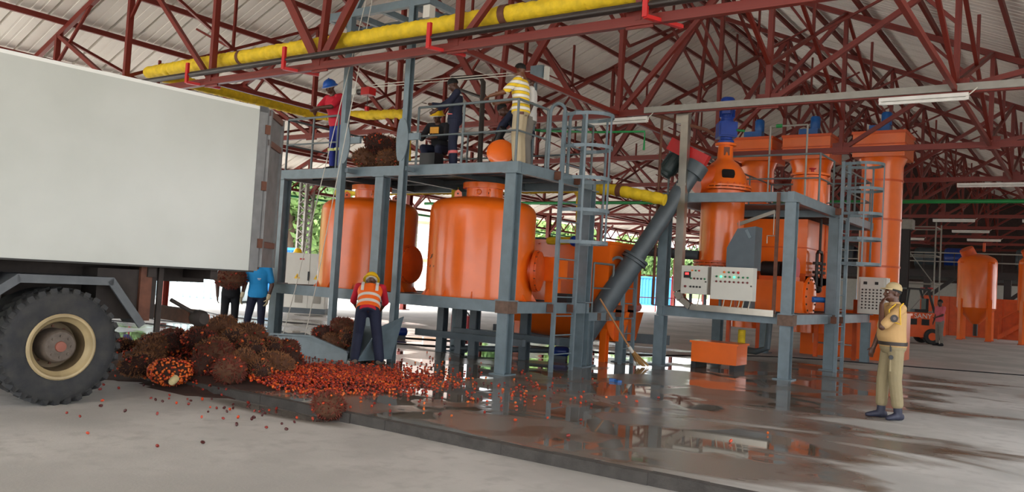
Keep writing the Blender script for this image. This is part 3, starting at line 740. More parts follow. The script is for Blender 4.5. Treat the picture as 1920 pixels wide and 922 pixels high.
dv_ = Vector((.52, -.85, 0)).normalized()
mb = MB(); u = Vector((-dv_.y, dv_.x, 0)); nn = Vector((dv_.x*.78, dv_.y*.78, .63)); up_ = nn.cross(u)*-1
cc = Vector((ex,ey,4.0))+dv_*.445
shp = [(.13*math.copysign(abs(math.cos(t))**.45, math.cos(t)), .095*math.copysign(abs(math.sin(t))**.45, math.sin(t))) for t in [2*PI*k/28 for k in range(28)]]
mb.add([cc+nn*.02+u*a+up_*b for a, b in shp]+[cc-nn*.06+u*a+up_*b for a, b in shp], [tuple(range(28)), tuple(range(28,56))[::-1]]+[(i,28+i,28+(i+1)%28,(i+1)%28) for i in range(28)])
mb.build('hatch_opening', mat('hatch_black', (14, 12, 12), .8), ev)
mb = MB(); cn = Vector((ex,ey,4.5)); 
mb.add([cn+dv_*.16+u*a+Vector((0,0,b)) for a, b in ((-.06,-.09),(.06,-.09),(.06,.09),(-.06,.09))]+[cn+dv_*.12+u*a+Vector((0,0,b)) for a, b in ((-.06,-.09),(.06,-.09),(.06,.09),(-.06,.09))], [(0,1,2,3),(7,6,5,4),(0,4,5,1),(1,5,6,2),(2,6,7,3),(3,7,4,0)])
mb.build('neck_window', mat('window_dark_orange', (110, 52, 20), .5), ev)
# inlet elbow from the conveyor
MB().cyl((-6.95, 16.45, 3.80), (ex-.05, ey-.1, 4.02), .26, .24, 20).build('inlet_spout', ORANGE_DK, ev, True)
gb = thing('gear_motor', 'dark blue gear motor mounted upright on the tall orange vessel', 'motor', (ex, ey, 4.68))
MB().lathe([(.17,4.68),(.17,4.74),(.13,4.76),(.13,4.8),(.1,4.8)], (ex,ey,0), n=24).build('mount_flange', BLUE, gb, True)
bb = MB(); bb.box(-.19,.19,-.21,.21,4.8,5.12); bb.box(-.16,.16,-.24,.24,4.83,5.08); bb.xform(Matrix.Translation((ex,ey,0)) @ rotz(.55)); bb.build('gearbox', BLUE, gb)
MB().lathe([(.15,5.12),(.15,5.16),(.135,5.17),(.135,5.22),(.145,5.23),(.145,5.5),(.15,5.51),(.15,5.62),(.12,5.66),(.05,5.66)], (ex,ey,0), n=28).build('motor_body', BLUE, gb, True)
for k in range(16):
    a = 2*PI*k/16
    MB().bar((ex+.15*math.cos(a), ey+.15*math.sin(a), 5.24), (ex+.15*math.cos(a), ey+.15*math.sin(a), 5.49), .01, .025, (math.cos(a), math.sin(a), 0)).build('cooling_fin', BLUE, gb)
MB().box(ex-.02,ex+.16,ey-.24,ey-.13,5.28,5.42).build('terminal_box', BLUE, gb)
MB().cyl((ex+.2, ey-.1, 4.95), (ex+.42, ey-.05, 4.92), .025, n=10).build('grease_tube', GREEN, gb, True, label='green tube end')
# stainless cable duct bent in front of the platform
dt = thing('cable_duct', 'shiny stainless cable duct rising in front of the agitator platform', 'duct', (-6.8, 15.52, 1.1))
pts = [(-6.80, 15.5, 5.05), (-6.78, 15.5, 1.5), (-6.70, 15.5, 1.36), (-6.5, 15.5, 1.22), (-4.86, 15.5, 1.20)]
for p, q in zip(pts[:-1], pts[1:]): MB().bar(p, q, .16 if p[2] > 1.3 and q[2] > 1.3 else .12, .14, (0,1,0)).build('duct_length', STEEL, dt)
MB().box(-6.98, -6.72, 15.42, 15.58, 4.85, 5.06).build('top_box', STEEL, dt)
for z in (2.5, 3.6): MB().box(-6.9, -6.69, 15.41, 15.44, z, z+.05).build('clip', STEEL, dt)
o = MB().tube([(-7.6, 15.45, 5.1), (-6.4, 15.6, 4.72), (-6.25, 15.65, 4.62)], .035, 8).build('conduit', RUST, None, True); tag(o, 'rusty conduit sloping from the stainless duct to the blue motor', 'pipe')
o = MB().tube([(-7.32, 15.5, 1.2), (-7.32, 15.5, 5.0)], .03, 8).build('conduit', RUST, None, True); tag(o, 'thin dark upright conduit left of the stainless duct', 'pipe')

# control boxes
BTN = {c: mat('button_'+c, v, .35) for c, v in dict(red=(190,30,26), green=(20,120,70), orange=(240,120,30), black=(24,24,26), maroon=(110,20,24)).items()}
LIT = mat('lit_green_lamp', (60, 255, 150), .3, emit=.8)
DIG = mat('lit_red_digits', (255, 40, 40), .3, emit=1.5)
def control_box(lab, x0, x1, y, z0, z1, items, d=.2):
    t = thing('control_box', lab, 'control box', ((x0+x1)/2, y, z0))
    MB().box(x0, x1, y+.02, y+d, z0, z1).build('enclosure', CABW, t)
    MB().box(x0+.004, x1-.004, y, y+.018, z0+.004, z1-.004).build('door', CABW, t)
    w, h = x1-x0, z1-z0
    for u, v, c, r in items:
        p = (x0+w*u, y, z1-h*v); m_ = LIT if c == 'lit' else BTN[c]
        MB().lathe([(r*1.25,0),(r*1.25,.006),(r,.008),(r,.026),(r*.6,.03)], p, (0,-1,0), 12).build('push_button', m_, t, True)
    for xx in (x0+.12, x1-.12): MB().box(xx-.02, xx+.02, y+d, y+d+.06, 1.2, z1-.1).build('mounting_post', GREY_DK, t)
    MB().cyl((x1-.03, y, z0+h*.45), (x1-.03, y-.02, z0+h*.45), .014, n=10).build('lock', DARKPIPE, t)
    return t
it = [(.42,.17,'orange',.014),(.55,.17,'green',.014),(.68,.17,'red',.014)] + [(.38+.13*k,.45,c,.015) for k, c in enumerate(('green','maroon','black','black','green'))] + [(.38+.12*k,.74,'black',.016) for k in range(4)]+[(.18,.74,'maroon',.02)]
cb = control_box('smaller pale control box with red digital display, left of the larger one', -6.66, -6.12, 15.33, 1.47, 2.02, it)
MB().box(-6.60, -6.46, 15.315, 15.33, 1.78, 1.9).build('display', BLACK, cb); MB().box(-6.57, -6.50, 15.312, 15.316, 1.84, 1.88).build('digits', DIG, cb)
it = [(.32,.16,'orange',.018),(.43,.16,'green',.016),(.54,.16,'maroon',.018),(.65,.16,'red',.02)] + [(.14+.105*k,.30,'lit' if k in (1,4) else 'green',.016) for k in range(8)] + [(.14+.105*k,.45,'maroon',.016) for k in range(8)]
cb2 = control_box('larger pale control box with lit green lamps on the right platform', -6.04, -5.22, 15.3, 1.40, 2.02, it)
for k, (x, zz) in enumerate(((-6.3, 1.2), (-5.8, 1.2), (-5.65, 1.2), (-5.5, 1.22), (-5.42, 1.2), (-5.3, 1.2))):
    zt = 1.47 if x < -6.1 else 1.4
    o = MB().tube([(x, 15.42, zt), (x-.02, 15.42, (zt+zz)/2), (x-.06, 15.45, zz)], .012, 8).build('cable', mat('cable_cream', (200, 190, 170), .6), None, True)
    tag(o, 'cream cable hanging from the two pale control boxes to the platform beam', 'cable', 'cables under the control boxes')
# sloping grey desk and jib arm
dk_ = thing('control_desk', 'dark grey sloping desk cabinet right of the tall vessel', 'cabinet', (-5.7, 16.0, 2.0))
pr = [(-.28,0),(.28,0),(.28,.42),(.08,.8),(-.28,.85)]
MB().prism([(a, b) for a, b in pr], (-5.72, 16.35, 2.0), (-5.72, 15.95, 2.0)).build('case', mat('desk_slate', (84, 96, 104), .45), dk_)
MB().bar((-5.53, 15.94, 2.62), (-5.62, 15.94, 2.78), .02, .06).build('trim_plate', GREY, dk_)
mb = MB(); a_ = Vector((-5.44, 0, 2.42)); b_ = Vector((-5.64, 0, 2.80)); t_ = (b_-a_).normalized(); n_ = Vector((t_.z, 0, -t_.x))
q = [a_+t_*.08+n_*.004, a_+t_*.36+n_*.004]
mb.add([(q[0].x, 15.99, q[0].z), (q[1].x, 15.99, q[1].z), (q[1].x, 16.31, q[1].z), (q[0].x, 16.31, q[0].z)], [(0,1,2,3)])
mb.build('screen_panel', mat('desk_screen', (60, 70, 74), .2), dk_)
MB().box(-5.66, -5.5, 16.05, 16.3, 1.2, 2.0).build('stand', GREY_DK, dk_)
jb = thing('jib_arm', 'pale swing arm with hook rod above the sloping desk', 'arm', (-5.95, 16.4, 2.3))
MB().cyl((-5.95, 16.45, 1.2), (-5.95, 16.45, 3.0), .025, n=10).build('mast', mat('salmon_pipe', (226, 120, 90), .4), jb, True)
MB().bar((-5.98, 16.45, 2.92), (-5.2, 16.35, 3.18), .03, .07).build('arm', STEEL, jb)
MB().cyl((-5.22, 16.35, 3.16), (-5.22, 16.35, 2.72), .01, n=8).build('hook_rod', STEEL, jb)
MB().tube([(-5.34, 16.35, 2.55), (-5.34, 16.35, 2.70), (-5.12, 16.35, 2.70), (-5.12, 16.35, 2.58)], .012, 8).build('hook', STEEL, jb)
# big orange press housing
bh = thing('press_housing', 'big square orange press housing with glossy side under the right deck', 'machine', (-6, 20, 1.2))
MB().box(-7.05, -5.24, 18.76, 21.7, 2.05, 3.25).build('upper_bin', ORANGE, bh)
MB().box(-7.05, -5.24, 18.76, 21.7, 1.3, 2.04).add([(-5.24,18.76,2.0),(-5.24,21.7,2.0),(-5.24,21.7,1.9),(-5.24,18.76,1.75)], [(0,1,2,3)]).build('lower_bin', ORANGE_DK, bh)
for z in (2.62, 2.04): MB().box(-7.12, -5.225, 18.74, 21.72, z-.012, z+.012).build('seam', ORANGE_DK, bh)
MB().box(-5.25, -5.215, 20.2, 20.24, 2.05, 3.25).build('seam', ORANGE_DK, bh)
pb = thing('screw_press', 'long orange press body with bolted round cover behind the control boxes', 'machine', (-5.8, 18.4, 1.2))
MB().box(-7.0, -5.02, 17.75, 18.75, 1.2, 1.84).build('body', ORANGE, pb)
MB().box(-7.0, -5.0, 17.73, 17.77, 1.2, 1.86).build('front_plate', ORANGE, pb)
ep = MB().lathe([(.1,0),(.42,0),(.42,.05),(.1,.05)], (-5.02, 18.25, 1.55), (1,0,0), 32).build('round_cover', ORANGE, pb, True)
for k in range(14):
    a = 2*PI*k/14; MB().cyl((-4.98, 18.25+.37*math.cos(a), 1.55+.37*math.sin(a)), (-4.95, 18.25+.37*math.cos(a), 1.55+.37*math.sin(a)), .02, n=8).build('bolt', DARKPIPE, ep)
pm_ = thing('press_motor', 'black motor with bright red guard behind the sloping desk', 'motor', (-5.6, 17.5, 1.84))
MB().lathe([(.05,0),(.16,.0),(.17,.05),(.17,.42),(.1,.45)], (-5.95, 18.0, 2.1), (1,0,0), 20).build('motor_body', BLACK, pm_, True)
MB().lathe([(.05,0),(.27,0),(.27,.16),(.05,.16)], (-5.38, 18.0, 2.1), (1,0,0), 28).build('belt_guard', RED2, pm_, True)
MB().box(-5.95, -5.2, 17.8, 18.2, 1.84, 1.95).build('motor_base', ORANGE_DK, pm_)
# valve set on the glossy side
vs_ = thing('valve_set', 'dark double pipe valve set in front of the glossy orange housing', 'valves', (-5.08, 19.23, 1.72))
VX = -5.08
MB().cyl((VX, 19.23, 2.55), (VX, 19.23, 3.3), .03, n=10).build('riser', DARKPIPE, vs_, True)
MB().tube([(VX, 19.03, 2.1), (VX, 19.03, 2.5), (VX, 19.10, 2.56), (VX, 19.36, 2.56), (VX, 19.43, 2.5), (VX, 19.43, 2.1)], .035, 10).build('pipe_loop', DARKPIPE, vs_, True)
for y in (19.03, 19.43):
    for z in (2.1, 2.3): MB().cyl((VX, y, z-.03), (VX, y, z+.03), .09, n=14).build('flange', DARKPIPE, vs_, True)
    MB().tube([(VX, y, 2.08), (VX, y, 1.8), (VX, y-.2, 1.72)], .035, 10).build('elbow', DARKPIPE, vs_, True)
    MB().lathe([(.05,0),(.08,.02),(.08,.08),(.05,.1)], (VX, y-.28, 1.72), (0,1,0), 14).build('valve_body', DARKPIPE, vs_, True)
    MB().cyl((VX, y+.05, 2.2), (VX, y+.26, 2.2), .02, n=8).build('valve_stem', DARKPIPE, vs_, True)
MB().bar((VX-.15, 19.23, 2.0), (VX, 19.23, 2.0), .03).build('wall_bracket', DARKPIPE, vs_)
sp_ = thing('steam_trap', 'grey bottle and blue pipe elbow at the bolted round cover', 'valve', (-4.7, 18.9, 1.3))
MB().lathe([(.02,0),(.06,.02),(.07,.05),(.07,.26),(.04,.32),(.02,.4)], (-4.75, 19.05, 1.55), n=16).build('bottle', STEEL, sp_, True)
MB().cyl((-4.98, 18.35, 1.5), (-4.75, 19.05, 1.5), .06, n=14).build('blue_pipe', BLUE_LT, sp_, True)
MB().cyl((-4.75, 19.05, 1.42), (-4.75, 19.05, 1.58), .085, n=14).build('flange', BLUE_LT, sp_, True)
MB().cyl((-4.78, 18.9, 1.22), (-4.78, 18.9, 1.45), .07, n=12).build('valve_body', BLUE, sp_, True)
# small drum on the upper deck
sd_ = thing('small_drum', 'small upright orange drum with flat lid on the right upper deck', 'drum', (-5.02, 18.0, 3.47))
MB().lathe([(.1,3.47),(.34,3.48),(.34,4.08),(.1,4.08)], (-5.02,18.0,0), n=36).build('shell', ORANGE, sd_, True)
MB().lathe([(.1,4.09),(.4,4.09),(.4,4.13),(.1,4.14)], (-5.02,18.0,0), n=36).build('lid', ORANGE, sd_, True)
MB().cyl((-4.95,17.9,4.13),(-4.95,17.9,4.25),.03,n=8).build('lid_stub', RED2, sd_)
MB().lathe([(.03,4.22),(.07,4.23),(.07,4.25),(.02,4.26)], (-4.95,17.9,0), n=14).build('hand_wheel', RED2, sd_, True)
sf = thing('sampling_frame', 'slim pale pipe gantry over the small orange drum', 'gantry', (-5.0, 17.6, 3.47))
for x in (-5.75, -4.98): rod('upright', (x, 17.5, 3.47), (x, 17.5, 5.1), .02, COLG, sf)
rod('top_pipe', (-5.75, 17.5, 5.1), (-4.98, 17.5, 5.1), .02, COLG, sf); rod('green_union', (-5.62, 17.48, 5.1), (-5.5, 17.48, 5.1), .04, GREEN, sf)
# orange oil boxes on the floor
ob = thing('oil_tank', 'low orange oil tank on the floor under the right platform', 'tank', (-5.3, 23.6, 0))
MB().box(-6.6, -4.16, 23.4, 25.2, 0, 1.25).build('body', ORANGE, ob); MB().box(-6.64, -4.12, 23.36, 25.24, 1.2, 1.26).build('rim', ORANGE, ob)
for x in (-5.9, -5.2, -4.5): MB().box(x-.02, x+.02, 23.36, 23.4, 0, 1.2).build('stiffener', ORANGE_DK, ob)
MB().tube([(-6.2, 23.2, .9), (-6.2, 23.2, .35), (-5.2, 23.2, .35), (-5.2, 23.2, .2)], .025, 8).build('drain_pipe', STEEL, ob, True)
tr_ = thing('drip_tray', 'small orange drip box standing on the floor below the control boxes', 'box', (-6.2, 16.2, 0))
MB().box(-6.66, -5.72, 16.02, 16.62, .12, .52).build('body', ORANGE, tr_); MB().box(-6.69, -5.69, 15.99, 16.65, .5, .54).build('rim', ORANGE, tr_)
for x in (-6.6, -5.8): MB().box(x-.05, x+.05, 16.0, 16.6, 0, .12).build('runner', BLACK, tr_)
for x, y, lab in ((-6.3, 17.9, 'short yellow upright pipe near the drip box'), (-5.1, 20.6, 'tall yellow lagged pipe standing by the oil tank')):
    o = MB().cyl((x, y, 0), (x, y, .75 if x < -6 else 1.9), .08, n=14).build('yellow_pipe', YELLOW, None, True); tag(o, lab, 'pipe')
o = MB().tube([(-6.9, 18.2, .35), (-6.0, 18.0, .3), (-5.75, 17.95, .4), (-5.72, 17.95, 1.0)], .07, 12).build('drain_pipe', GREY_DK, None, True); tag(o, 'grey bent drain pipe under the right platform', 'pipe')
# three tall settling tanks at the back
def tall(x, y, lab, z0):
    t = thing('settling_tank', lab, 'tank', (x, y, 0)); h = .62
    MB().box(x-h, x+h, y-h, y+h, 5.2, 5.83).build('top_box', ORANGE, t); MB().box(x-h-.03, x+h+.03, y-h-.03, y+h+.03, 5.78, 5.85).build('rim', ORANGE_DK, t)
    MB().box(x-h-.02, x+h+.02, y-h-.02, y+h+.02, 5.5, 5.53).build('stiffener', ORANGE_DK, t)
    MB().lathe([(.2,z0),(.5,z0),(.5,5.0),(.58,5.2),(.2,5.2)], (x,y,0), n=36).build('shell', ORANGE, t, True)
    for z in (2.4, 3.6, 4.6): MB().lathe([(.5,z),(.515,z),(.515,z+.05),(.5,z+.05)], (x,y,0), n=36).build('band', ORANGE_DK, t, True)
    for sx in (-.42, .42): MB().bar((x+sx, y-.42, 0), (x+sx, y-.42, z0+.3), .1).build('leg', ORANGE_DK, t)
    mo = MB().lathe([(.12,0),(.13,.02),(.13,.3),(.1,.34),(.03,.34)], (x+.05, y, 6.1), n=18).build('motor', BLUE_LT, t, True)
    MB().box(x-.35, x+.15, y-.12, y+.12, 5.85, 6.1).build('gearbox', BLUE_LT, t)
    return t
tall(-4.62, 23.1, 'tall orange settling tank at the right, square top, behind the guard', 1.25)
tall(-6.42, 23.1, 'middle of the three tall orange settling tanks with square tops', .6)
tall(-7.95, 23.1, 'left tall orange settling tank, nearest the blue gear motor', .6)
# cabinet with grille near the guard
kc = thing('panel_cabinet', 'grey electrical cabinet with dotted door behind the guard', 'cabinet', (-4.6, 21.3, 1.2))
MB().box(-4.85, -4.2, 22.0, 22.4, 1.22, 2.12).build('body', CABW, kc)
MB().box(-4.80, -4.25, 21.97, 22.0, 1.26, 2.08).build('door', CABW, kc)
for i in range(6):
    for j in range(7): MB().cyl((-4.74+i*.085, 21.97, 1.36+j*.075), (-4.74+i*.085, 21.955, 1.36+j*.075), .022, n=8).build('indicator', DARKPIPE, kc)
for x in (-4.68, -4.42): MB().box(x-.04, x+.04, 21.955, 21.97, 1.94, 2.01).build('meter', BLACK, kc)

# ------------------------------------------------------------------ pipes
def lagged(name, pts, r, lab, step=.16):
    P = [Vector(p) for p in pts]; path = []; rr = []
    for p, q in zip(P[:-1], P[1:]):
        n = max(2, int((q-p).length/(step/3)))
        for k in range(n):
            path.append(p+(q-p)*k/n)
    path.append(P[-1]); k = 0
    for i in range(len(path)):
        ph = (i % 4); rr.append(r*(.93 if ph == 0 else 1.02)*rnd.uniform(.97, 1.05))
        path[i] = path[i] + Vector((0,0,rnd.uniform(-.006,.006)))
    o = MB().tube(path, rr, 14).build(name, YELLOW, None, True); tag(o, lab, 'pipe'); return o
t = lagged('lagged_pipe', [(-17.2, 10.25, 5.6), (-3.0, 10.25, 5.6)], .135, 'long yellow lagged steam pipe slung over the nearest chord')
def collar(p, q, r, par): MB().cyl(p, q, r, n=18).build('pipe_collar', RUST, par, True)
collar((-7.62, 10.25, 5.6), (-7.5, 10.25, 5.6), .155, t); collar((-14.0, 10.25, 5.6), (-13.92, 10.25, 5.6), .145, t)
lagged('lagged_pipe', [(-17.2, 10.35, 5.6), (-17.2, 15.1, 5.62), (-17.0, 15.35, 5.62), (-14.4, 15.35, 5.5), (-14.2, 15.35, 5.4), (-14.1, 15.35, 4.3)], .125, 'yellow lagged pipe branch descending behind the man in red')
t = lagged('lagged_pipe', [(-8.3, 14.5, 3.45), (-7.69, 14.5, 3.4), (-6.75, 14.6, 3.22)], .11, 'short yellow lagged pipe between ladder cage and conveyor')
collar((-7.72, 14.5, 3.4), (-7.62, 14.5, 3.39), .125, t)
lagged('lagged_pipe', [(-15.5, 14.4, 3.42), (-8.6, 14.4, 3.42), (-8.5, 14.4, 3.3), (-8.47, 14.4, 2.4), (-9.2, 14.4, 2.37)], .075, 'yellow lagged pipe under the tank deck dropping behind the ladder')
lagged('lagged_pipe', [(-10.85, 13.35, 3.4), (-10.85, 13.35, 1.17)], .075, 'yellow lagged upright pipe between the two tanks')
MBo = MB().sphere((-8.55, 14.38, 2.38), .11, 14, 10).build('valve_ball', BLUE, None, True); tag(MBo, 'dark blue valve at the bottom of the yellow pipe bend', 'valve')
o = MB().tube([(-19.5, 9.82, 5.25), (-3, 9.82, 5.25)], .055, 10).build('dark_pipe', DARKPIPE, None, True); tag(o, 'dark pipe resting along the nearest red truss chord', 'pipe')
o = MB().tube([(-19.5, 9.72, 5.22), (-3, 9.72, 5.22)], .03, 8).build('dark_pipe', DARKPIPE, None, True); tag(o, 'thin dark conduit beside the pipe on the nearest chord', 'pipe')
for a in (-14.9, -12.0, -8.6, -4.9):
    t = thing('pipe_hanger', 'bright red angle bracket under the yellow pipe on the nearest truss', 'bracket', (a, 9.8, 5.1), group='pipe brackets on the nearest truss')
    MB().bar((a, 9.7, 5.05), (a, 9.7, 5.45), .07, .05).build('upright', RED2, t); MB().bar((a, 9.7, 5.06), (a+.25, 10.3, 5.06), .07, .05).build('foot', RED2, t)
o = MB().tube([(-24, 27.5, 4.6), (3, 27.5, 4.6)], .06, 10).build('green_pipe', GREEN, None, True); tag(o, 'straight green water pipe crossing the hall at truss height', 'pipe')
o = MB().tube([(-24.2, 4.6, 4.1), (-24.2, 59, 4.1)], .05, 8).build('green_pipe', GREEN, None, True); tag(o, 'green water pipe running along the open left eave', 'pipe')
o = MB().tube([(-9.1, 12.9, 3.47), (-9.1, 12.9, 4.35), (-9.0, 12.9, 4.42), (-8.55, 12.9, 4.33), (-7.9, 13.9, 4.45), (-7.0, 14.1, 4.45), (-7.0, 14.1, 4.1)], .022, 8).build('green_pipe', GREEN, None, True); tag(o, 'thin green pipe bent over the upper tank deck', 'pipe')
t = thing('vent_frame', 'dark bent pipe frame standing on the upper tank deck', 'pipe', (-9.7, 12.6, 3.47))
MB().tube([(-9.68, 12.6, 3.47), (-9.72, 12.6, 5.28), (-9.8, 12.6, 5.38), (-10.5, 12.6, 5.42)], .05, 10).build('outer_pipe', DARKPIPE, t, True)
MB().tube([(-9.72, 12.6, 4.98), (-10.5, 12.6, 5.25)], .03, 8).build('brace_pipe', DARKPIPE, t, True)

# cable tray and tube lamps
o = MB().box(-7.6, 2.8, 15.22, 15.27, 5.06, 5.18).build('cable_tray', mat('tray_grey', (150, 146, 138), .6)); tag(o, 'flat grey cable tray along the second visible truss chord', 'tray')
def tube_lamp(x0, x1, y, z, lab, group=None):
    t = thing('tube_lamp', lab, 'lamp', ((x0+x1)/2, y, z), group=group)
    MB().box(x0, x1, y-.05, y+.05, z, z+.06).build('housing', LAMPW, t); MB().cyl((x0+.03, y, z-.03), (x1-.03, y, z-.03), .03, n=12).build('tube', LAMPW, t, True)
    for x in (x0+.02, x1-.02): MB().box(x-.02, x+.02, y-.03, y+.03, z-.05, z).build('end_holder', LAMPW, t)
    MB().tube([(x1, y, z+.03), (x1+.08, y, z+.1), (x1+.12, y, z+.14)], .01, 6).build('lead', ROPE, t)
tube_lamp(-3.14, -1.78, 15.2, 4.95, 'white tube lamp under the grey cable tray, upper right')
tube_lamp(-8.88, -7.52, 15.25, 4.93, 'white tube lamp behind the ladder cage')
tube_lamp(-3.3, -1.5, 26.4, 4.93, 'white tube lamp further back at the right edge')
for b in (37.4, 42.9, 48.4):
    for x in (-9, -5.5, -2.4): tube_lamp(x, x+1.5, b, 4.93, 'distant tube lamp in the dark far right of the hall', 'distant tube lamps')
# ------------------------------------------------------------------ far right of the hall
def cone_tank(x, y, lab):
    t = thing('cone_tank', lab, 'tank', (x, y, 0)); R_ = .82
    MB().lathe([(.1,.75),(.16,.75),(R_,1.5),(R_,1.55),(R_,3.6),(R_*.97,3.7),(R_*.85,3.82),(R_*.5,3.95),(.1,4.0)], (x,y,0), n=40).build('shell', ORANGE, t, True)
    for k in range(4):
        a = PI/4+k*PI/2; c, s = math.cos(a), math.sin(a)
        MB().bar((x+c*R_, y+s*R_, 0), (x+c*R_, y+s*R_, 1.9), .2, .12, (c, s, 0)).build('leg', ORANGE, t)
        MB().box(x+c*R_-.14, x+c*R_+.14, y+s*R_-.14, y+s*R_+.14, 0, .03).build('foot', ORANGE_DK, t)
        MB().bar((x+c*R_*.98, y+s*R_*.98, 3.57), (x+c*(R_+.15), y+s*(R_+.15), 3.57), .2, .08).build('lug', ORANGE, t)
    MB().cyl((x-.3, y-.2, 3.85), (x-.45, y-.35, 4.2), .32, .3, 20).build('manhole', ORANGE_DK, t, True)
    MB().cyl((x+.25, y-.1, 4.1), (x+.25, y-.1, 4.5), .06, n=10).build('nozzle', ORANGE_DK, t, True)
    MB().cyl((x, y, .2), (x, y, .75), .1, n=12).build('outlet', DARKPIPE, t, True)
    return t
cone_tank(-4.55, 44.2, 'upright orange cone-bottomed tank on four legs at the far right')
cone_tank(-2.05, 43.4, 'second cone-bottomed orange tank cut by the right picture edge')
o = thing('orange_vat', 'long low orange vat in front of the white far wall', 'vat', (-4.6, 49, 0))
MB().box(-7.6, -1.2, 48.6, 50.2, 0, 2.0).build('body', ORANGE_DK, o)
for k in range(6): MB().box(-7.5+k*1.2, -7.44+k*1.2, 48.54, 48.6, 0, 2.0).build('stiffener', ORANGE_DK, o)
st = thing('orange_stair', 'orange stair with handrail leaning on the low orange vat', 'stairs', (-3.2, 48, 0))
for y in (47.6, 48.4):
    MB().bar((-3.9, y, .1), (-2.0, y, 1.5), .08, .2).build('stringer', ORANGE_DK, st); MB().bar((-3.9, y, 1.0), (-2.0, y, 2.3), .05).build('handrail', ORANGE_DK, st); MB().bar((-3.9, y, 0), (-3.9, y, 1.0), .05).build('rail_post', ORANGE_DK, st)
for k in range(6): MB().box(-3.85+k*.33, -3.6+k*.33, 47.6, 48.4, .15+k*.24, .18+k*.24).build('tread', ORANGE_DK, st)
mz = thing('mezzanine', 'dark steel mezzanine with machines across the far right of the hall', 'platform', (-6, 55, 0))
DARKST = mat('dark_steel', (44, 38, 38), .6, var=.2)
MB().box(-16, 4, 53, 60, 3.1, 3.5).build('deck', DARKST, mz)
for x in (-15, -11, -8, -4, 0): MB().bar((x, 53.3, 0), (x, 53.3, 3.1), .35).build('post', DARKST, mz); MB().bar((x+.1, 53.3, 2.0), (x+1.4, 53.3, 3.1), .2).build('brace', DARKST, mz)
for k in range(26): MB().bar((-16+k*.78, 53.1, 3.5), (-16+k*.78, 53.1, 4.5), .05).build('rail_post', DARKST, mz)
for z in (4.0, 4.5): MB().bar((-16, 53.1, z), (4, 53.1, z), .06).build('rail', COLG, mz)
for k, x in enumerate((-13, -11.2, -8.4, -6.8, -3.2, -1.2)):
    t = thing('drum_machine', 'horizontal drum machine on the dark mezzanine at the far end', 'machine', (x, 55, 3.5), group='drum machines on the mezzanine')
    MB().lathe([(.2,0),(.55,.05),(.6,.15),(.6,1.1),(.55,1.2),(.2,1.25)], (x-.6, 55, 4.3), (1,0,0), 20).build('drum', BLUE if k % 2 else GREY_DK, t, True)
    MB().box(x-.5, x+.5, 54.6, 55.4, 3.5, 3.9).build('saddle', DARKST, t)
# scaffold
sc_ = thing('scaffold_tower', 'tube scaffold tower beside the forklift', 'scaffold', (-6.4, 39.5, 0))
for x in (-7.4, -5.6):
    for y in (39, 40.5): rod('standard', (x, y, 0), (x, y, 5.0), .03, COLG, sc_)
for z in (1.2, 2.4, 3.6, 4.8):
    for y in (39, 40.5): rod('ledger', (-7.4, y, z), (-5.6, y, z), .025, COLG, sc_)
    for x in (-7.4, -5.6): rod('transom', (x, 39, z), (x, 40.5, z), .025, COLG, sc_)
rod('brace', (-7.4, 39, 0), (-5.6, 39, 2.4), .02, COLG, sc_); rod('brace', (-5.6, 39, 2.4), (-7.4, 39, 4.8), .02, COLG, sc_)
hc = thing('hall_column', 'tall dark steel column rising behind the forklift', 'column', (-6.6, 38, 0))
MB().hbeam((-6.6, 38, 0), (-6.6, 38, 5.0), .35, .35, .03).build('post', DARKST, hc); MB().box(-6.9, -6.3, 37.7, 38.3, 0, .04).build('base_plate', DARKST, hc)
MB().box(-6.9, -6.3, 37.7, 38.3, 4.6, 5.0).build('capital', COLG, hc)
# forklift
FK = Matrix.Translation((-5.95, 36.1, 0)) @ rotz(math.radians(28))
fk = thing('forklift', 'orange counterbalance forklift with black mast parked far right', 'forklift', (-5.95, 36.1, 0), math.radians(28))
def fb(mb, *a, **k): return mb.xform(FK).build(*a, **k)
FORK_O = mat('forklift_orange', (232, 92, 34), .35, var=.1)
pr = [(-1.0,.25),(.9,.25),(1.05,.6),(1.05,1.05),(.75,1.18),(-.2,1.2),(-.35,.8),(-1.0,.7)]
fb(MB().prism(pr, (0,-.55,0), (0,.55,0), (0,0,1)), 'chassis', FORK_O, fk)
fb(MB().box(.55, 1.12, -.5, .5, .35, 1.2), 'counterweight', FORK_O, fk)
for x, r in ((-.75, .34), (.6, .3)):
    for y in (-.52, .52):
        w_ = fb(MB().lathe([(.1,-.12),(r*.9,-.12),(r,-.08),(r,.08),(r*.9,.12),(.1,.12)], (x, y, r), (0,1,0), 24), 'tyre', RUBBER, fk, True)
        fb(MB().lathe([(.02,-.13),(r*.5,-.13),(r*.5,.13),(.02,.13)], (x, y, r), (0,1,0), 20), 'rim', FORK_O, fk, True)
for y in (-.42, .42):
    fb(MB().bar((-1.12, y, .1), (-1.12, y, 2.3), .1, .14), 'mast_rail', BLACK, fk)
    fb(MB().bar((-.35, y, 1.2), (-.25, y, 2.1), .07), 'guard_post', BLACK, fk); fb(MB().bar((.75, y, 1.15), (.45, y, 2.1), .07), 'guard_post', BLACK, fk)
    fb(MB().bar((-1.15, y*.6, .08), (-2.1, y*.6, .08), .1, .04), 'fork', BLACK, fk)
for z in (.4, 1.2, 2.25): fb(MB().bar((-1.12, -.42, z), (-1.12, .42, z), .08), 'mast_cross', BLACK, fk)
fb(MB().box(-.35, .55, -.5, .5, 2.08, 2.14), 'overhead_guard', BLACK, fk)
fb(MB().box(.05, .5, -.25, .25, 1.2, 1.32), 'seat', BLACK, fk); fb(MB().box(.45, .55, -.25, .25, 1.25, 1.75), 'seat_back', BLACK, fk)
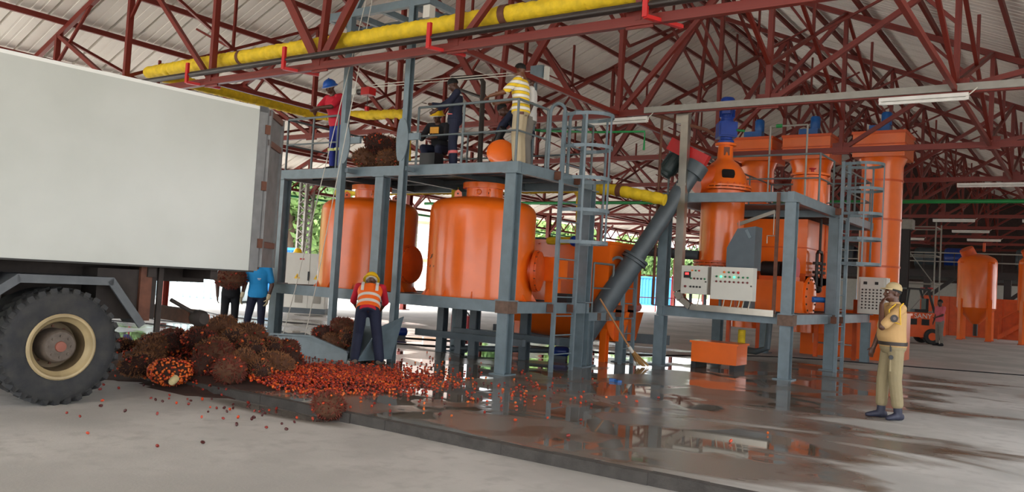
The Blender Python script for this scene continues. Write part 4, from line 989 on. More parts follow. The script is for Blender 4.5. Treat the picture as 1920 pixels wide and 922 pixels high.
fb(MB().tube([(-.45, 0, 1.1), (-.3, 0, 1.5)], .03, 8), 'steering_column', BLACK, fk)
fb(MB().lathe([(.17,0),(.19,.01),(.17,.02)], (-.29, 0, 1.5), (.4,0,1), 18), 'steering_wheel', BLACK, fk)
for y in (-.42, .42): fb(MB().box(.46, .6, y-.08, y+.08, 2.12, 2.18), 'lamp', RED2, fk)
for x in (-.1, .35): fb(MB().box(x-.14, x+.14, -.565, -.55, .72, .95), 'side_vent', BLACK, fk)
tm = text_mesh('SANY', .26); tm.materials.append(WHITE)
inst('lettering', tm, FK @ aframe((.25, -.562, 1.06), (1,0,0), (0,0,1), (0,-1,0)), fk)

# ------------------------------------------------------------------ left of the hall: cabinet, yard, trees
ec = thing('electrical_cabinet', 'tall cream electrical cabinet at the left with a yellow helmet on top', 'cabinet', (-22.0, 18.8, 0))
cx, cy = -22.15, 18.7
ang = math.radians(35); EM = Matrix.Translation((-21.6, 18.95, 0)) @ rotz(ang)
def eb(mb, *a, **k): return mb.xform(EM).build(*a, **k)
eb(MB().box(-.72, .72, 0, .55, .18, 2.0), 'body', CABW, ec)
eb(MB().box(-.74, .74, .02, .53, 0, .18), 'plinth', GREY_DK, ec)
for x0, x1 in ((-.71, .14), (.16, .71)): eb(MB().box(x0, x1, -.02, 0, .2, 1.98), 'door', CABW, ec)
for x in (-.15, .45): eb(MB().box(x-.13, x+.13, -.03, -.02, .35, .7), 'louvre', mat('louvre_grey', (150,146,136), .6), ec)
eb(MB().box(.1, .15, -.05, -.02, 1.1, 1.4), 'handle', BLACK, ec)
tri = mat('warning_yellow', (240, 190, 20), .5)
for x in (-.25, .4): eb(MB().prism([(-.1,0),(.1,0),(0,.17)], (x,-.03,1.15), (x,-.02,1.15)), 'warning_sign', tri, ec); eb(MB().prism([(-.012,.04),(.012,.04),(.008,.12),(-.008,.12)], (x,-.034,1.15), (x,-.03,1.15)), 'warning_mark', BLACK, ec)
eb(MB().box(-.2, -.05, -.03, -.02, 1.78, 1.83), 'name_plate', RED2, ec)
def helmet_mesh(mb, c, r):
    prof = [(.001, r*.98)]+[(r*math.cos(t), r*.95*math.sin(t)) for t in [PI/2-.25*k for k in range(1, 6)]]+[(r*1.0,0),(r*1.22,-.02),(r*1.22,-.035),(r*.9,-.03),(.01,.0)]
    return mb.lathe(prof[::-1], c, n=20)
HELY = mat('helmet_yellow', (244, 196, 20), .3, var=.05)
o = eb(helmet_mesh(MB(), (-.35, .25, 2.04), .14), 'safety_helmet', HELY, None, True); tag(o, 'yellow safety helmet lying on top of the cream cabinet', 'helmet')
# box on cabinet / yard things
CB = mat('container_blue', (60, 140, 200), .55, var=.2); CBG = mat('container_pale', (190, 205, 210), .6)
def container(loc, rz, m, lab, L=6.0, H=2.6, wid=2.4):
    M = Matrix.Translation(loc) @ rotz(rz); t = thing('shipping_container', lab, 'container', loc, rz)
    n = int(L/.28); 
    for s in (-1, 1):
        prof = []
        for k in range(n):
            x = -L/2+k*.28; prof += [(x, 0), (x+.1, 0), (x+.14, .06), (x+.24, .06)]
        mb = MB(); q = len(prof); y = s*wid/2
        mb.add([(a, y-s*b, .15) for a, b in prof]+[(a, y-s*b, H-.12) for a, b in prof], [(i, i+1, q+i+1, q+i) for i in range(q-1)])
        mb.xform(M).build('side_wall', m, t)
    for s in (-1, 1): MB().box(s*L/2-.03, s*L/2+.03, -wid/2, wid/2, .1, H).xform(M).build('end_wall', m, t)
    MB().box(-L/2, L/2, -wid/2+.07, wid/2-.07, H-.1, H-.02).xform(M).build('roof', m, t)
    for s in (-1, 1):
        for z in (.07, H-.06): MB().box(-L/2, L/2, s*wid/2-.06, s*wid/2+.06, z-.07, z+.07).xform(M).build('side_rail', m, t)
        for e in (-1, 1): MB().box(e*L/2-.08, e*L/2+.08, s*wid/2-.08, s*wid/2+.08, 0, H).xform(M).build('corner_post', m, t)
container((-34.5, 70.5, -.1), .35, CB, 'blue shipping container in the yard, far beyond the conveyor')
container((-37.5, 28.5, -.1), .75, CB, 'blue container outside beyond the cream cabinet')
container((-30.5, 21.5, -.1), .6, CBG, 'pale container or shed low outside, left of the cream cabinet', 3.5, 1.6)
so = thing('storage_silo', 'pale pinkish storage tank building seen between the two orange tanks', 'silo', (-36, 40, -.1))
SILO = mat('silo_pinkish', (206, 186, 176), .7, var=.12)
MB().lathe([(.5,-.1),(3.4,-.1),(3.4,7.5),(2.5,8.2),(.1,8.6)], (-36.5,40,0), n=36).build('wall', SILO, so, True)
for z in (2.3, 4.6): MB().lathe([(3.4,z),(3.44,z),(3.44,z+.12),(3.4,z+.12)], (-36.5,40,0), n=36).build('band', mat('band_tan', (216, 170, 130), .6), so, True)
wf = thing('white_scaffold', 'white ladder scaffold standing against the pinkish silo', 'scaffold', (-32.6, 37.6, -.1))
for x, y in ((-33.2, 37.0), (-32.3, 37.6)): rod('standard', (x, y, -.1), (x, y, 5.5), .04, LAMPW, wf)
for k in range(12): rod('rung', (-33.2, 37.0, .3+k*.44), (-32.3, 37.6, .3+k*.44), .025, LAMPW, wf)
# red barrier with people's belongings beyond the open side
br = thing('red_barrier', 'thin red tube barrier at the open side below the conveyor', 'barrier', (-23, 46, 0))
for k in range(8):
    y = 38+k*2.4; rod('post', (-23.4, y, 0), (-23.4, y, 2.4), .035, RED2, br)
for z in (.9, 2.3): rod('rail', (-23.4, 38, z), (-23.4, 54.8, z), .03, RED2, br)
for i, (y, m_, lab) in enumerate(((43.2, RED2, 'red sack'), (45.0, mat('sack_white', (220,214,206), .8), 'white sack'), (46.0, mat('sack_pink', (200,120,120), .8), 'pink sack'))):
    o = MB().sphere((-22.9, y, .32), (.45,.45,.34), 12, 8).build('sack', m_, None, True); tag(o, lab+' on the ground at the red barrier', 'sack')
# trees
def leaf_mat(n, c): return mat(n, c, .6, var=.5, scale=1.5)
LM = [leaf_mat('leaf_a', (112, 146, 78)), leaf_mat('leaf_b', (84, 122, 66)), leaf_mat('leaf_c', (136, 168, 92))]
BARK = mat('bark', (90, 74, 60), .9)
hs = MB(); hx = 22; hy = 14
for j in range(hy+1):
    for i in range(hx+1):
        x = -62 - j*7; y = -30 + i*9
        hs.v.append((x, y, -.15 + j*1.7*(1 if j else 0) + (mnoise.noise(Vector((x*.06, y*.06, 0)))*1.5 if j else 0)))
for j in range(hy):
    for i in range(hx): a = j*(hx+1)+i; hs.f.append((a, a+1, a+hx+2, a+hx+1))
hs.build('hillside', mat('hill_grass', (110, 140, 80), .9, var=.4, scale=.3), kind='structure')
def tree_mesh(seed, m):
    r = random.Random(seed); mb = MB()
    blobs = [(r.uniform(-1.6,1.6), r.uniform(-1.6,1.6), r.uniform(2.6,6.6), r.uniform(1.0,1.7)) for _ in range(11)]
    for bx, by, bz, br_ in blobs:
        for _ in range(230):
            u = Vector((r.gauss(0,1), r.gauss(0,1), r.gauss(0,1))).normalized(); c = Vector((bx,by,bz))+u*br_*r.uniform(.7,1.05)
            t1 = Vector((r.gauss(0,1), r.gauss(0,1), r.gauss(0,1))).normalized(); t2 = u.cross(t1).normalized()*.16; t1 = t1*.26
            mb.add([c-t1, c+t2, c+t1, c-t2], [(0,1,2,3)])
    return mb.mesh('foliage', m), blobs
kinds = []
for s in range(3):
    me, bl = tree_mesh(50+s, LM[s])
    tk = MB(); tk.cyl((0,0,-.5),(0,0,4.2),.28,.14,10)
    for b in bl[:6]: tk.cyl((0,0,2.4),(b[0]*.8,b[1]*.8,b[2]),.1,.04,6)
    kinds.append((me, tk.mesh('trunk', BARK, True)))
tl = ['mid green bushy tree on the slope outside the hall', 'dark green bushy tree on the slope outside the hall', 'light green bushy tree on the slope outside the hall']
r = random.Random(3); spots = []
for (x0, x1, y0, y1, n) in ((-58, -50, 30, 56, 9), (-78, -62, 30, 90, 22), (-58, -44, 76, 120, 16), (-100, -80, 40, 120, 16)):
    for _ in range(n*6):
        q = (r.uniform(x0, x1), r.uniform(y0, y1))
        if all((q[0]-p[0])**2+(q[1]-p[1])**2 > 36 for p in spots): spots.append(q)
for i, (x, y) in enumerate(spots):
    k = i % 3; z = max(-.1, (-62-x)/7*1.7) if x < -62 else -.1; s = r.uniform(.9, 1.45); rz = r.uniform(0, 6)
    t = thing('tree', tl[k], 'tree', (x, y, z), group=['mid green trees','dark green trees','light green trees'][k])
    M = Matrix.Translation((x, y, z)) @ rotz(rz) @ Matrix.Diagonal((s, s, s, 1))
    inst('foliage', kinds[k][0], M, t); inst('trunk', kinds[k][1], M, t)
# ------------------------------------------------------------------ palm fruit
FM = [mat('fruit_orange_red', (212, 70, 28), .4, var=.45, scale=30), mat('fruit_bright_orange', (238, 112, 38), .4, var=.3, scale=30),
      mat('fruit_dark_maroon', (78, 22, 20), .4, var=.4, scale=30), mat('fruit_deep_red', (150, 38, 24), .4, var=.4, scale=30)]
FIB = mat('bunch_fibre', (98, 62, 40), .9, var=.5, scale=18)
FIBD = mat('bunch_dark_fibre', (62, 36, 26), .9, var=.4, scale=18)
FIBS = mat('spike_tan', (140, 92, 56), .85, var=.4, scale=12)
FIBR = mat('spike_reddish', (116, 50, 34), .85, var=.4, scale=12)
STALK = mat('cut_stalk', (206, 190, 140), .7, var=.2)
def fruit_v(n=7, m=4, L=.0195, r=.0145):
    mb = MB(); mb.sphere((0,0,0), (r, r, L), n, m); return mb.v, mb.f
FV, FF = fruit_v()
fmesh = [MB().add(FV, FF).mesh('palm_fruit', m, True) for m in FM]
def rand_rot(r): 
    from mathutils import Quaternion
    q = Quaternion((r.gauss(0,1), r.gauss(0,1), r.gauss(0,1), r.gauss(0,1))); q.normalize(); return q.to_matrix().to_4x4()
rf = random.Random(11)
def pick(r): 
    t = r.random(); return 0 if t < .42 else 1 if t < .54 else 3 if t < .84 else 2
def heap_h(a, b):
    h = 0
    for (ca, cb, sa, sb, hh) in ((-10.5, 7.75, 1.0, .75, .34), (-9.5, 7.1, .8, .6, .16), (-11.2, 7.2, .8, .7, .2), (-9.3, 8.4, 1.1, .9, .05)):
        h = max(h, hh*math.exp(-((a-ca)/sa)**2-((b-cb)/sb)**2))
    return h if h > .012 else 0
def gz(a, b): return (0 if b > 6.56 else -.1) + heap_h(a, b)
# the mound under the bunches
mb = MB(); NXX, NYY = 56, 44
for j in range(NYY+1):
    for i in range(NXX+1):
        a = -13+i*(6.0/NXX); b = 5.6+j*(4.4/NYY)
        h = heap_h(a, b)
        h2 = h*(1+.5*mnoise.noise(Vector((a*3, b*3, 0))))+.03*mnoise.noise(Vector((a*9, b*9, 3)))*(h > .03)
        mb.v.append((a, b, (h2-.012 if h > 0 else -.04) if b > 6.56 else (h2*.8-.105 if h > 0 else -.16)))
for j in range(NYY):
    for i in range(NXX): 
        q = j*(NXX+1)+i; mb.f.append((q, q+1, q+NXX+2, q+NXX+1))
hd_ = mb.build('bunch_litter', FIBD, None, True, 'stuff'); tag(hd_, 'brown mound of fibre litter under the palm bunches', 'litter')
# poly for the spread
POLY = [(-10.2, 8.9), (-9.1, 6.95), (-7.7, 6.85), (-7.0, 8.1), (-7.3, 9.5), (-8.6, 11.0), (-9.6, 10.7), (-10.5, 10.0)]
def inside(a, b):
    c = False; j = len(POLY)-1
    for i in range(len(POLY)):
        (x1, y1), (x2, y2) = POLY[i], POLY[j]
        if (y1 > b) != (y2 > b) and a < (x2-x1)*(b-y1)/(y2-y1)+x1: c = not c
        j = i
    return c
pts = []
while len(pts) < 6500:
    u = rf.random()
    if u < .82:
        a = rf.gauss(-8.9, .75); b = rf.gauss(8.25, .85)
        if not inside(a, b): continue
        d = math.exp(-((a+9.0)/.8)**2-((b-8.1)/.8)**2)
        z = gz(a, b)+.02+rf.random()*.06*d
        if rf.random() > .35+.9*d and rf.random() < .6: continue
    elif u < .965:
        a = rf.gauss(-10.2, .8); b = rf.gauss(7.5, .6); z = gz(a, b)+.03+rf.random()*.05
        if heap_h(a, b) == 0: continue
    else:
        a = rf.uniform(-12.8, -6.6); b = rf.gauss(9.6, 1.6)
        if b < 6.7 or b > 13: continue
        z = gz(a, b)+.017
    pts.append((a, b, z))
singles = []
for _ in range(52): 
    a = rf.gauss(-8.2, .9); b = rf.uniform(4.3, 6.4) if rf.random() < .3 else rf.gauss(6.05, .28)
    if b > 6.45 or a > -6.2: continue
    singles.append((a, b, -.083))
for a, b in ((-7.51,4.16),(-7.1,5.47),(-8.33,4.52),(-6.9,6.3)): singles.append((a, b, -.083))
for a, b in ((-4.71,8.28),(-2.94,9.34),(-3.05,8.49),(-4.3,7.32),(-6.09,9.39)): singles.append((a, b, .017))
while len(singles) < 140:
    a = rf.gauss(-6.5, .9); b = rf.gauss(9.3, 1.3)
    if a > -3.4 or b < 6.8 or b > 13.5 or (a < -7.3): continue
    singles.append((a, b, .017))
near = sorted(pts, key=lambda p: p[1]-.4*p[0])[:160]
nearset = set(near); singles += near
FL = ['loose orange-red palm fruit lying on the concrete', 'loose bright orange palm fruit lying on the concrete', 'loose dark maroon palm fruit lying on the concrete', 'loose deep red palm fruit lying on the concrete']
FG = ['loose orange-red palm fruits', 'loose bright orange palm fruits', 'loose dark maroon palm fruits', 'loose deep red palm fruits']
for a, b, z in singles[:300]:
    k = pick(rf) if b > 6.5 else rf.choice((0, 2, 3, 3, 2))
    s = rf.uniform(.9, 1.25)
    o = inst('palm_fruit', fmesh[k], Matrix.Translation((a, b, z+.004)) @ rand_rot(rf) @ Matrix.Scale(s, 4)); tag(o, FL[k], 'fruit', FG[k])
me = bpy.data.meshes.new('fruit_spread'); vs = []; fs = []; mi = []
for p in pts:
    if p in nearset: continue
    M = Matrix.Translation(p) @ rand_rot(rf) @ Matrix.Scale(rf.uniform(.85, 1.25), 4); k = len(vs); c = pick(rf)
    vs += [tuple(M @ Vector(v)) for v in FV]; fs += [tuple(i+k for i in f) for f in FF]; mi += [c]*len(FF)
me.from_pydata(vs, [], fs); [me.materials.append(m) for m in FM]
me.polygons.foreach_set('material_index', mi); me.polygons.foreach_set('use_smooth', [True]*len(fs))
o = bpy.data.objects.new('fruit_spread', me); COL.objects.link(o); o['kind'] = 'stuff'; tag(o, 'carpet of thousands of loose orange-red palm fruits in front of the tray', 'fruit')

def bunch_meshes(seed, kind):
    r = random.Random(seed); rx, ry, rz = .25, .17, .15
    core = MB().sphere((0,0,0), (rx, ry, rz), 18, 12)
    core.v = [tuple(Vector(v)*(1+.14*mnoise.noise(Vector(v)*14+Vector((seed,0,0))))) for v in core.v]
    sp = MB(); fv = []; ff = []; fm = []
    for i in range(520 if kind != 'full' else 200):
        u = Vector((r.gauss(0,1), r.gauss(0,1), r.gauss(0,1))).normalized()
        p = Vector((u.x*rx, u.y*ry, u.z*rz))*.96; d = (Vector((u.x/rx, u.y/ry, u.z/rz)).normalized()+Vector((r.gauss(0,.35), r.gauss(0,.35), r.gauss(0,.35)))).normalized()
        L = r.uniform(.025, .06); t = d.orthogonal().normalized()*r.uniform(.007, .013); w = d.cross(t)
        sp.add([p+t, p-t*.5+w*.87, p-t*.5-w*.87, p+d*L], [(0,1,3),(1,2,3),(2,0,3)])
    for i in range({'empty': 8, 'mixed': 110, 'full': 340}[kind]):
        u = Vector((r.gauss(0,1), r.gauss(0,1), r.gauss(0,1))).normalized(); p = Vector((u.x*rx, u.y*ry, u.z*rz))*1.06
        if kind == 'mixed' and mnoise.noise(p*8+Vector((seed,2,0))) < .08: continue
        M = Matrix.Translation(p) @ rand_rot(r) @ Matrix.Scale(r.uniform(.8, 1.15), 4); k = len(fv)
        fv += [tuple(M @ Vector(v)) for v in FV]; ff += [tuple(q+k for q in f) for f in FF]
        fm += [(1 if r.random() < .6 else 0) if kind == 'full' else pick(r)]*len(FF)
    me = bpy.data.meshes.new('fruitlets'); me.from_pydata(fv, [], ff); [me.materials.append(m) for m in FM]
    me.polygons.foreach_set('material_index', fm); me.polygons.foreach_set('use_smooth', [True]*len(ff))
    return core.mesh('core', FIBD if kind != 'empty' else FIB, True), sp.mesh('spikes', FIBR if seed % 2 else FIBS), me
BK = {}
for s, k in ((1,'empty'),(2,'empty'),(3,'mixed'),(4,'mixed'),(5,'full')): BK[(s, k)] = bunch_meshes(s, k)
def bunch(key, loc, rot, sc, lab, group=None, stalk=False):
    t = thing('fruit_bunch', lab, 'palm bunch', loc, 0, group)
    M = Matrix.Translation(loc) @ rot @ Matrix.Diagonal((sc, sc, sc, 1))
    c, s, f = BK[key]; inst('core', c, M, t); inst('spikes', s, M, t, 'stuff'); inst('fruitlets', f, M, t, 'stuff')
    if stalk:
        o = MB().lathe([(.02,0),(.05,.0),(.045,.1),(.03,.12),(.001,.12)], (0,0,0), (0,0,1), 12).mesh('stalk', STALK, True)
        inst('stalk', o, M @ Matrix.Translation((.12,-.14,-.02)) @ Matrix.Rotation(1.6, 4, 'X'), t)
    return t
def rr(z, x=0, y=0): return rotz(z) @ Matrix.Rotation(x, 4, 'X') @ Matrix.Rotation(y, 4, 'Y')
HEAP = [(-10.34,6.35,.08),(-10.75,6.75,.13),(-10.95,7.2,.28),(-11.5,7.6,.30),(-11.15,7.85,.36),(-11.1,8.2,.42),(-10.4,7.85,.36),(-10.7,8.35,.40),(-9.5,6.72,.14),(-8.95,6.72,.13),(-9.36,7.25,.17),(-9.9,7.75,.26),(-10.0,8.2,.27),(-9.3,7.7,.13),(-9.7,8.3,.14),(-10.1,8.55,.22),(-10.05,7.25,.27),(-11.6,7.35,.2),(-11.85,7.0,.12),(-11.0,6.95,.2),(-10.5,7.4,.34),(-9.75,7.1,.25),(-10.9,8.0,.5),(-9.0,7.2,.1)]
HL = ['brown palm bunch at the left foot of the heap, nearest the truck tyre', 'stripped palm bunch just behind the one nearest the truck tyre', 'dark palm bunch above and left of the orange-fruited bunch', 'palm bunch on the far left shoulder of the heap', 'palm bunch between the left shoulder and the top of the heap', 'palm bunch at the back of the heap top below the man in black',
 'palm bunch just right of the heap top', 'palm bunch behind the heap top below the blue T-shirt man', 'palm bunch just right of the orange-fruited bunch, front row', 'big reddish palm bunch at the front foot of the heap', 'palm bunch in the second row above the front foot of the heap', 'palm bunch in the middle of the right slope of the heap',
 'palm bunch high on the right slope of the heap', 'palm bunch low on the right slope where the loose fruit begins', 'palm bunch at the right end of the heap beside the loose fruit', 'palm bunch at the back right end of the heap near the tray', 'palm bunch in the centre of the heap face', 'palm bunch low at the back left of the heap under the truck',
 'leftmost palm bunch of the heap, behind the truck tyre', 'palm bunch left of centre, second row of the heap', 'palm bunch just below the top of the heap, centre', 'palm bunch right of centre in the heap face, third row', 'topmost palm bunch of the big heap', 'palm bunch at the right front edge of the heap by the fruit carpet']
ks = [(4,'mixed'),(2,'empty'),(3,'mixed'),(1,'empty'),(2,'empty'),(4,'mixed')]
for i, p in enumerate(HEAP):
    k = ks[i % 6]; bunch(k, (p[0], p[1], p[2]+.05), rr(rf.uniform(0,6), rf.uniform(-.4,.4), rf.uniform(-.4,.4)), rf.uniform(.95, 1.2), HL[i], 'palm bunches in the big heap')
bunch((5,'full'), (-9.62, 6.34, .12), rr(.6, .3), 1.05, 'bright orange-fruited palm bunch with pale cut stalk, near the truck wheel', stalk=True)
bunch((1,'empty'), (-6.86, 6.48, .05), rr(-.35, .1, .1), .95, 'single spiky palm bunch lying alone on the slab edge')
for p, z, lab, k in (((-11.1,10.3,.38), .4, 'palm bunch at the left end of the loaded tray', (3,'mixed')), ((-10.75,10.4,.55), 1.2, 'topmost palm bunch on the loaded tray', (1,'empty')), ((-10.45,10.25,.40), 2.2, 'palm bunch on the tray beside the bending man', (4,'mixed')), ((-10.75,10.2,.28), .1, 'palm bunch at the front edge of the loaded tray', (2,'empty'))):
    bunch(k, p, rr(z, .2, .2), 1.0, lab)
for p, z, lab, k, s in (((-11.75,11.75,3.72), .4, 'dark palm bunch at the left of the heap on the upper deck', (2,'empty'), 1.4), ((-11.45,11.7,4.0), 1.2, 'dark palm bunch topping the heap on the upper deck', (3,'mixed'), 1.3), ((-11.25,11.75,3.68), 2.2, 'dark palm bunch at the right of the heap on the upper deck', (2,'empty'), 1.3), ((-11.6,12.1,3.95), 2.6, 'dark palm bunch at the back of the heap on the upper deck', (4,'mixed'), 1.5)):
    bunch(k, p, rr(z, .2, .2), s, lab)
# ------------------------------------------------------------------ broom and small things on the floor
STRAW = mat('broom_straw', (186, 140, 84), .85, var=.3)
bt = thing('straw_broom', 'straw broom with long wooden handle leaning on the short ladder', 'broom', (-7.2, 14.3, 0))
h0 = Vector((-7.35, 14.3, .4)); h1 = Vector((-7.72, 14.12, 1.22))
h0 = Vector((-7.28, 14.62, .30)); h1 = Vector((-7.70, 14.0, 1.28))
MB().tube([h0, h1], .017, 8).build('handle', mat('broom_wood', (176, 122, 74), .6), bt, True)
for k in range(70):
    a = 2*PI*rf.random(); q = rf.random()
    p = h0+(h0-h1).normalized()*-.1+Vector((.02*math.cos(a), .02*math.sin(a), 0)); e = h0+(Vector((.12,.32,-.29)))*rf.uniform(.85,1.0)+Vector((.13*math.cos(a)*q, .15*math.sin(a)*q, 0)); e.z = max(e.z, .01)
    MB().bar(p, e, .007).build('bristle', STRAW, bt)
MB().cyl(h0-(h0-h1).normalized()*.12, h0+(h0-h1).normalized()*.02, .035, n=12).build('binding', ROPE, bt)
t = thing('crushed_can', 'crushed blue packet lying on the wet floor before the broom', 'packet', (-6.33, 12.16, 0))
MB().box(-.09,.02,-.04,.04,0,.045).xform(Matrix.Translation((-6.33,12.16,0)) @ rotz(.4)).build('wrapper', BLUE_LT, t)
MB().box(.0,.1,-.03,.05,0,.035).xform(Matrix.Translation((-6.30,12.13,0)) @ rotz(-.5)).build('flap', BLUE_LT, t)
t = thing('red_jerrycan', 'red plastic box on the floor behind the tank platform legs', 'box', (-15.0, 19.2, 0))
MB().box(-15.3,-14.7,19.0,19.4,0,.42).build('body', mat('crate_red', (200, 30, 40), .4), t); MB().tube([(-15.2,19.2,.42),(-15.15,19.2,.5),(-14.85,19.2,.5),(-14.8,19.2,.42)], .02, 6).build('handle', BLACK, t)
def pump(loc, rz, lab):
    t = thing('water_pump', lab, 'pump', loc, rz); M = TM[t.name]
    MB().lathe([(.03,0),(.09,.0),(.1,.03),(.1,.25),(.08,.28),(.03,.3)], (-.0,0,.15), (1,0,0), 18).xform(M).build('motor', BLUE, t, True)
    MB().lathe([(.03,0),(.12,.0),(.12,.08),(.03,.1)], (-.12,0,.15), (1,0,0), 18).xform(M).build('volute', GREY_DK, t, True)
    MB().box(-.1,.25,-.08,.08,0,.06).xform(M).build('foot', GREY_DK, t)
    MB().cyl((-.07,0,.2),(-.07,0,.42),.035,n=10).xform(M).build('outlet', STEEL, t, True)
pump((-9.0, 14.6, 0), .3, 'blue water pump on the wet floor under the orange hopper')
pump((-13.6, 14.8, 0), .9, 'blue water pump on the floor behind the tray')
o = MB().tube([(-9.1,14.5,.15),(-9.9,13.9,.12),(-10.6,13.2,.1)], .06, 10).build('suction_hose', GREY_DK, None, True); tag(o, 'grey suction pipe on the wet floor from the pump under the hopper', 'pipe')
for i, (p, lab) in enumerate(((((-22,13),(-19,12.2),(-16.5,13.4),(-14,12.6),(-11,14.6)), 'black cable snaking on the floor behind the left tank'), (((-23,16),(-20,15),(-17,15.6),(-14.5,14.6),(-12,15.9)), 'black cable lying on the floor under the cream cabinet'), (((-20,10.6),(-17.5,11.4),(-15.8,10.7),(-14.6,11.6)), 'black cable on the bright wet floor behind the men'), (((-11,16.5),(-8.5,17.4),(-6.5,21),(-3,22.5),(1,24)), 'thin dark hose across the floor on the right'))):
    P = [Vector((*q, .012)) for q in p]; path = []
    for k in range(len(P)-1):
        for s in range(8):
            t_ = s/8; a = P[max(k-1,0)]; b = P[k]; c = P[k+1]; d = P[min(k+2,len(P)-1)]
            path.append(.5*((2*b)+(c-a)*t_+(2*a-5*b+4*c-d)*t_*t_+(3*b-a-3*c+d)*t_**3))
    o = MB().tube(path, .014, 6).build('cable', CABLE, None, True); tag(o, lab, 'cable')
t = thing('sledge_hammer', 'red-headed sledge hammer standing on its head by the left platform leg', 'hammer', (-13.85, 11.05, 0))
MB().cyl((-13.85,11.05,.05),(-13.8,11.05,.95),.016,n=8).build('handle', mat('tool_handle', (50,50,56), .5), t, True); MB().box(-13.95,-13.75,11.01,11.09,0,.09).build('head', mat('tool_red', (130,24,26), .5), t)
# ------------------------------------------------------------------ people
def remesh(mb, name, m, parent, vox=.012, M=None, smooth=3):
    me = mb.mesh('tmp'); o = bpy.data.objects.new('tmp', me); COL.objects.link(o)
    md = o.modifiers.new('r', 'REMESH'); md.mode = 'VOXEL'; md.voxel_size = vox; md.adaptivity = 0
    if smooth:
        s = o.modifiers.new('s', 'SMOOTH'); s.factor = .5; s.iterations = smooth
    dg = bpy.context.evaluated_depsgraph_get(); dg.update()
    out = bpy.data.meshes.new_from_object(o.evaluated_get(dg)); bpy.data.objects.remove(o, do_unlink=True)
    if parent: out.transform(TM[parent.name].inverted())
    out.name = name; out.materials.clear(); out.materials.append(m)
    out.polygons.foreach_set('use_smooth', [True]*len(out.polygons))
    ob = bpy.data.objects.new(name, out); COL.objects.link(ob)
    if parent: ob.parent = parent; TM[ob.name] = TM[parent.name]
    return ob
V = Vector
def frame_of(lat, up):
    z = up.normalized(); x = (lat - z*lat.dot(z)).normalized(); return x, z.cross(x), z
def ellring(c, x, y, rx, ry, n=20): return [c + x*rx*math.cos(2*PI*k/n) + y*ry*math.sin(2*PI*k/n) for k in range(n)]
def hand(mb, w, d, palm_n, side, curl=.6, sc=1.0):
    # w wrist, d direction of the hand, palm_n palm normal, side = direction of the thumb
    d = d.normalized(); palm_n = (palm_n - d*palm_n.dot(d)).normalized(); th = (side - d*side.dot(d) - palm_n*side.dot(palm_n)).normalized()
    pc = w + d*.045*sc
    mb.rings([ellring(w+d*t*sc, th, palm_n, a*sc, b*sc, 12) for t, a, b in ((-.01,.026,.02),(.02,.034,.017),(.055,.041,.016),(.085,.040,.014),(.096,.034,.009))])
    for i, (off, L) in enumerate(((.029,.068),(.010,.076),(-.010,.071),(-.028,.056))):
        p = w + d*.088*sc + th*off*sc; dd = d; r = .0092*sc
        for j, f in enumerate((.45,.32,.23)):
            a = curl*(.7, 1.0, .9)[j]; ax = th
            dd = (dd*math.cos(a)+palm_n*math.sin(a)).normalized() if True else dd
            q = p + dd*L*f*sc; mb.rcone(p, q, r, r*.93, 8); p = q; r *= .93
    p = w + d*.03*sc + th*.03*sc; dd = (d*.7+th*.7+palm_n*.25).normalized()
    for f in (.038, .03): q = p+dd*f*sc; mb.rcone(p, q, .011*sc, .0098*sc, 8); p = q; dd = (dd*.85+palm_n*.35+d*.25).normalized()
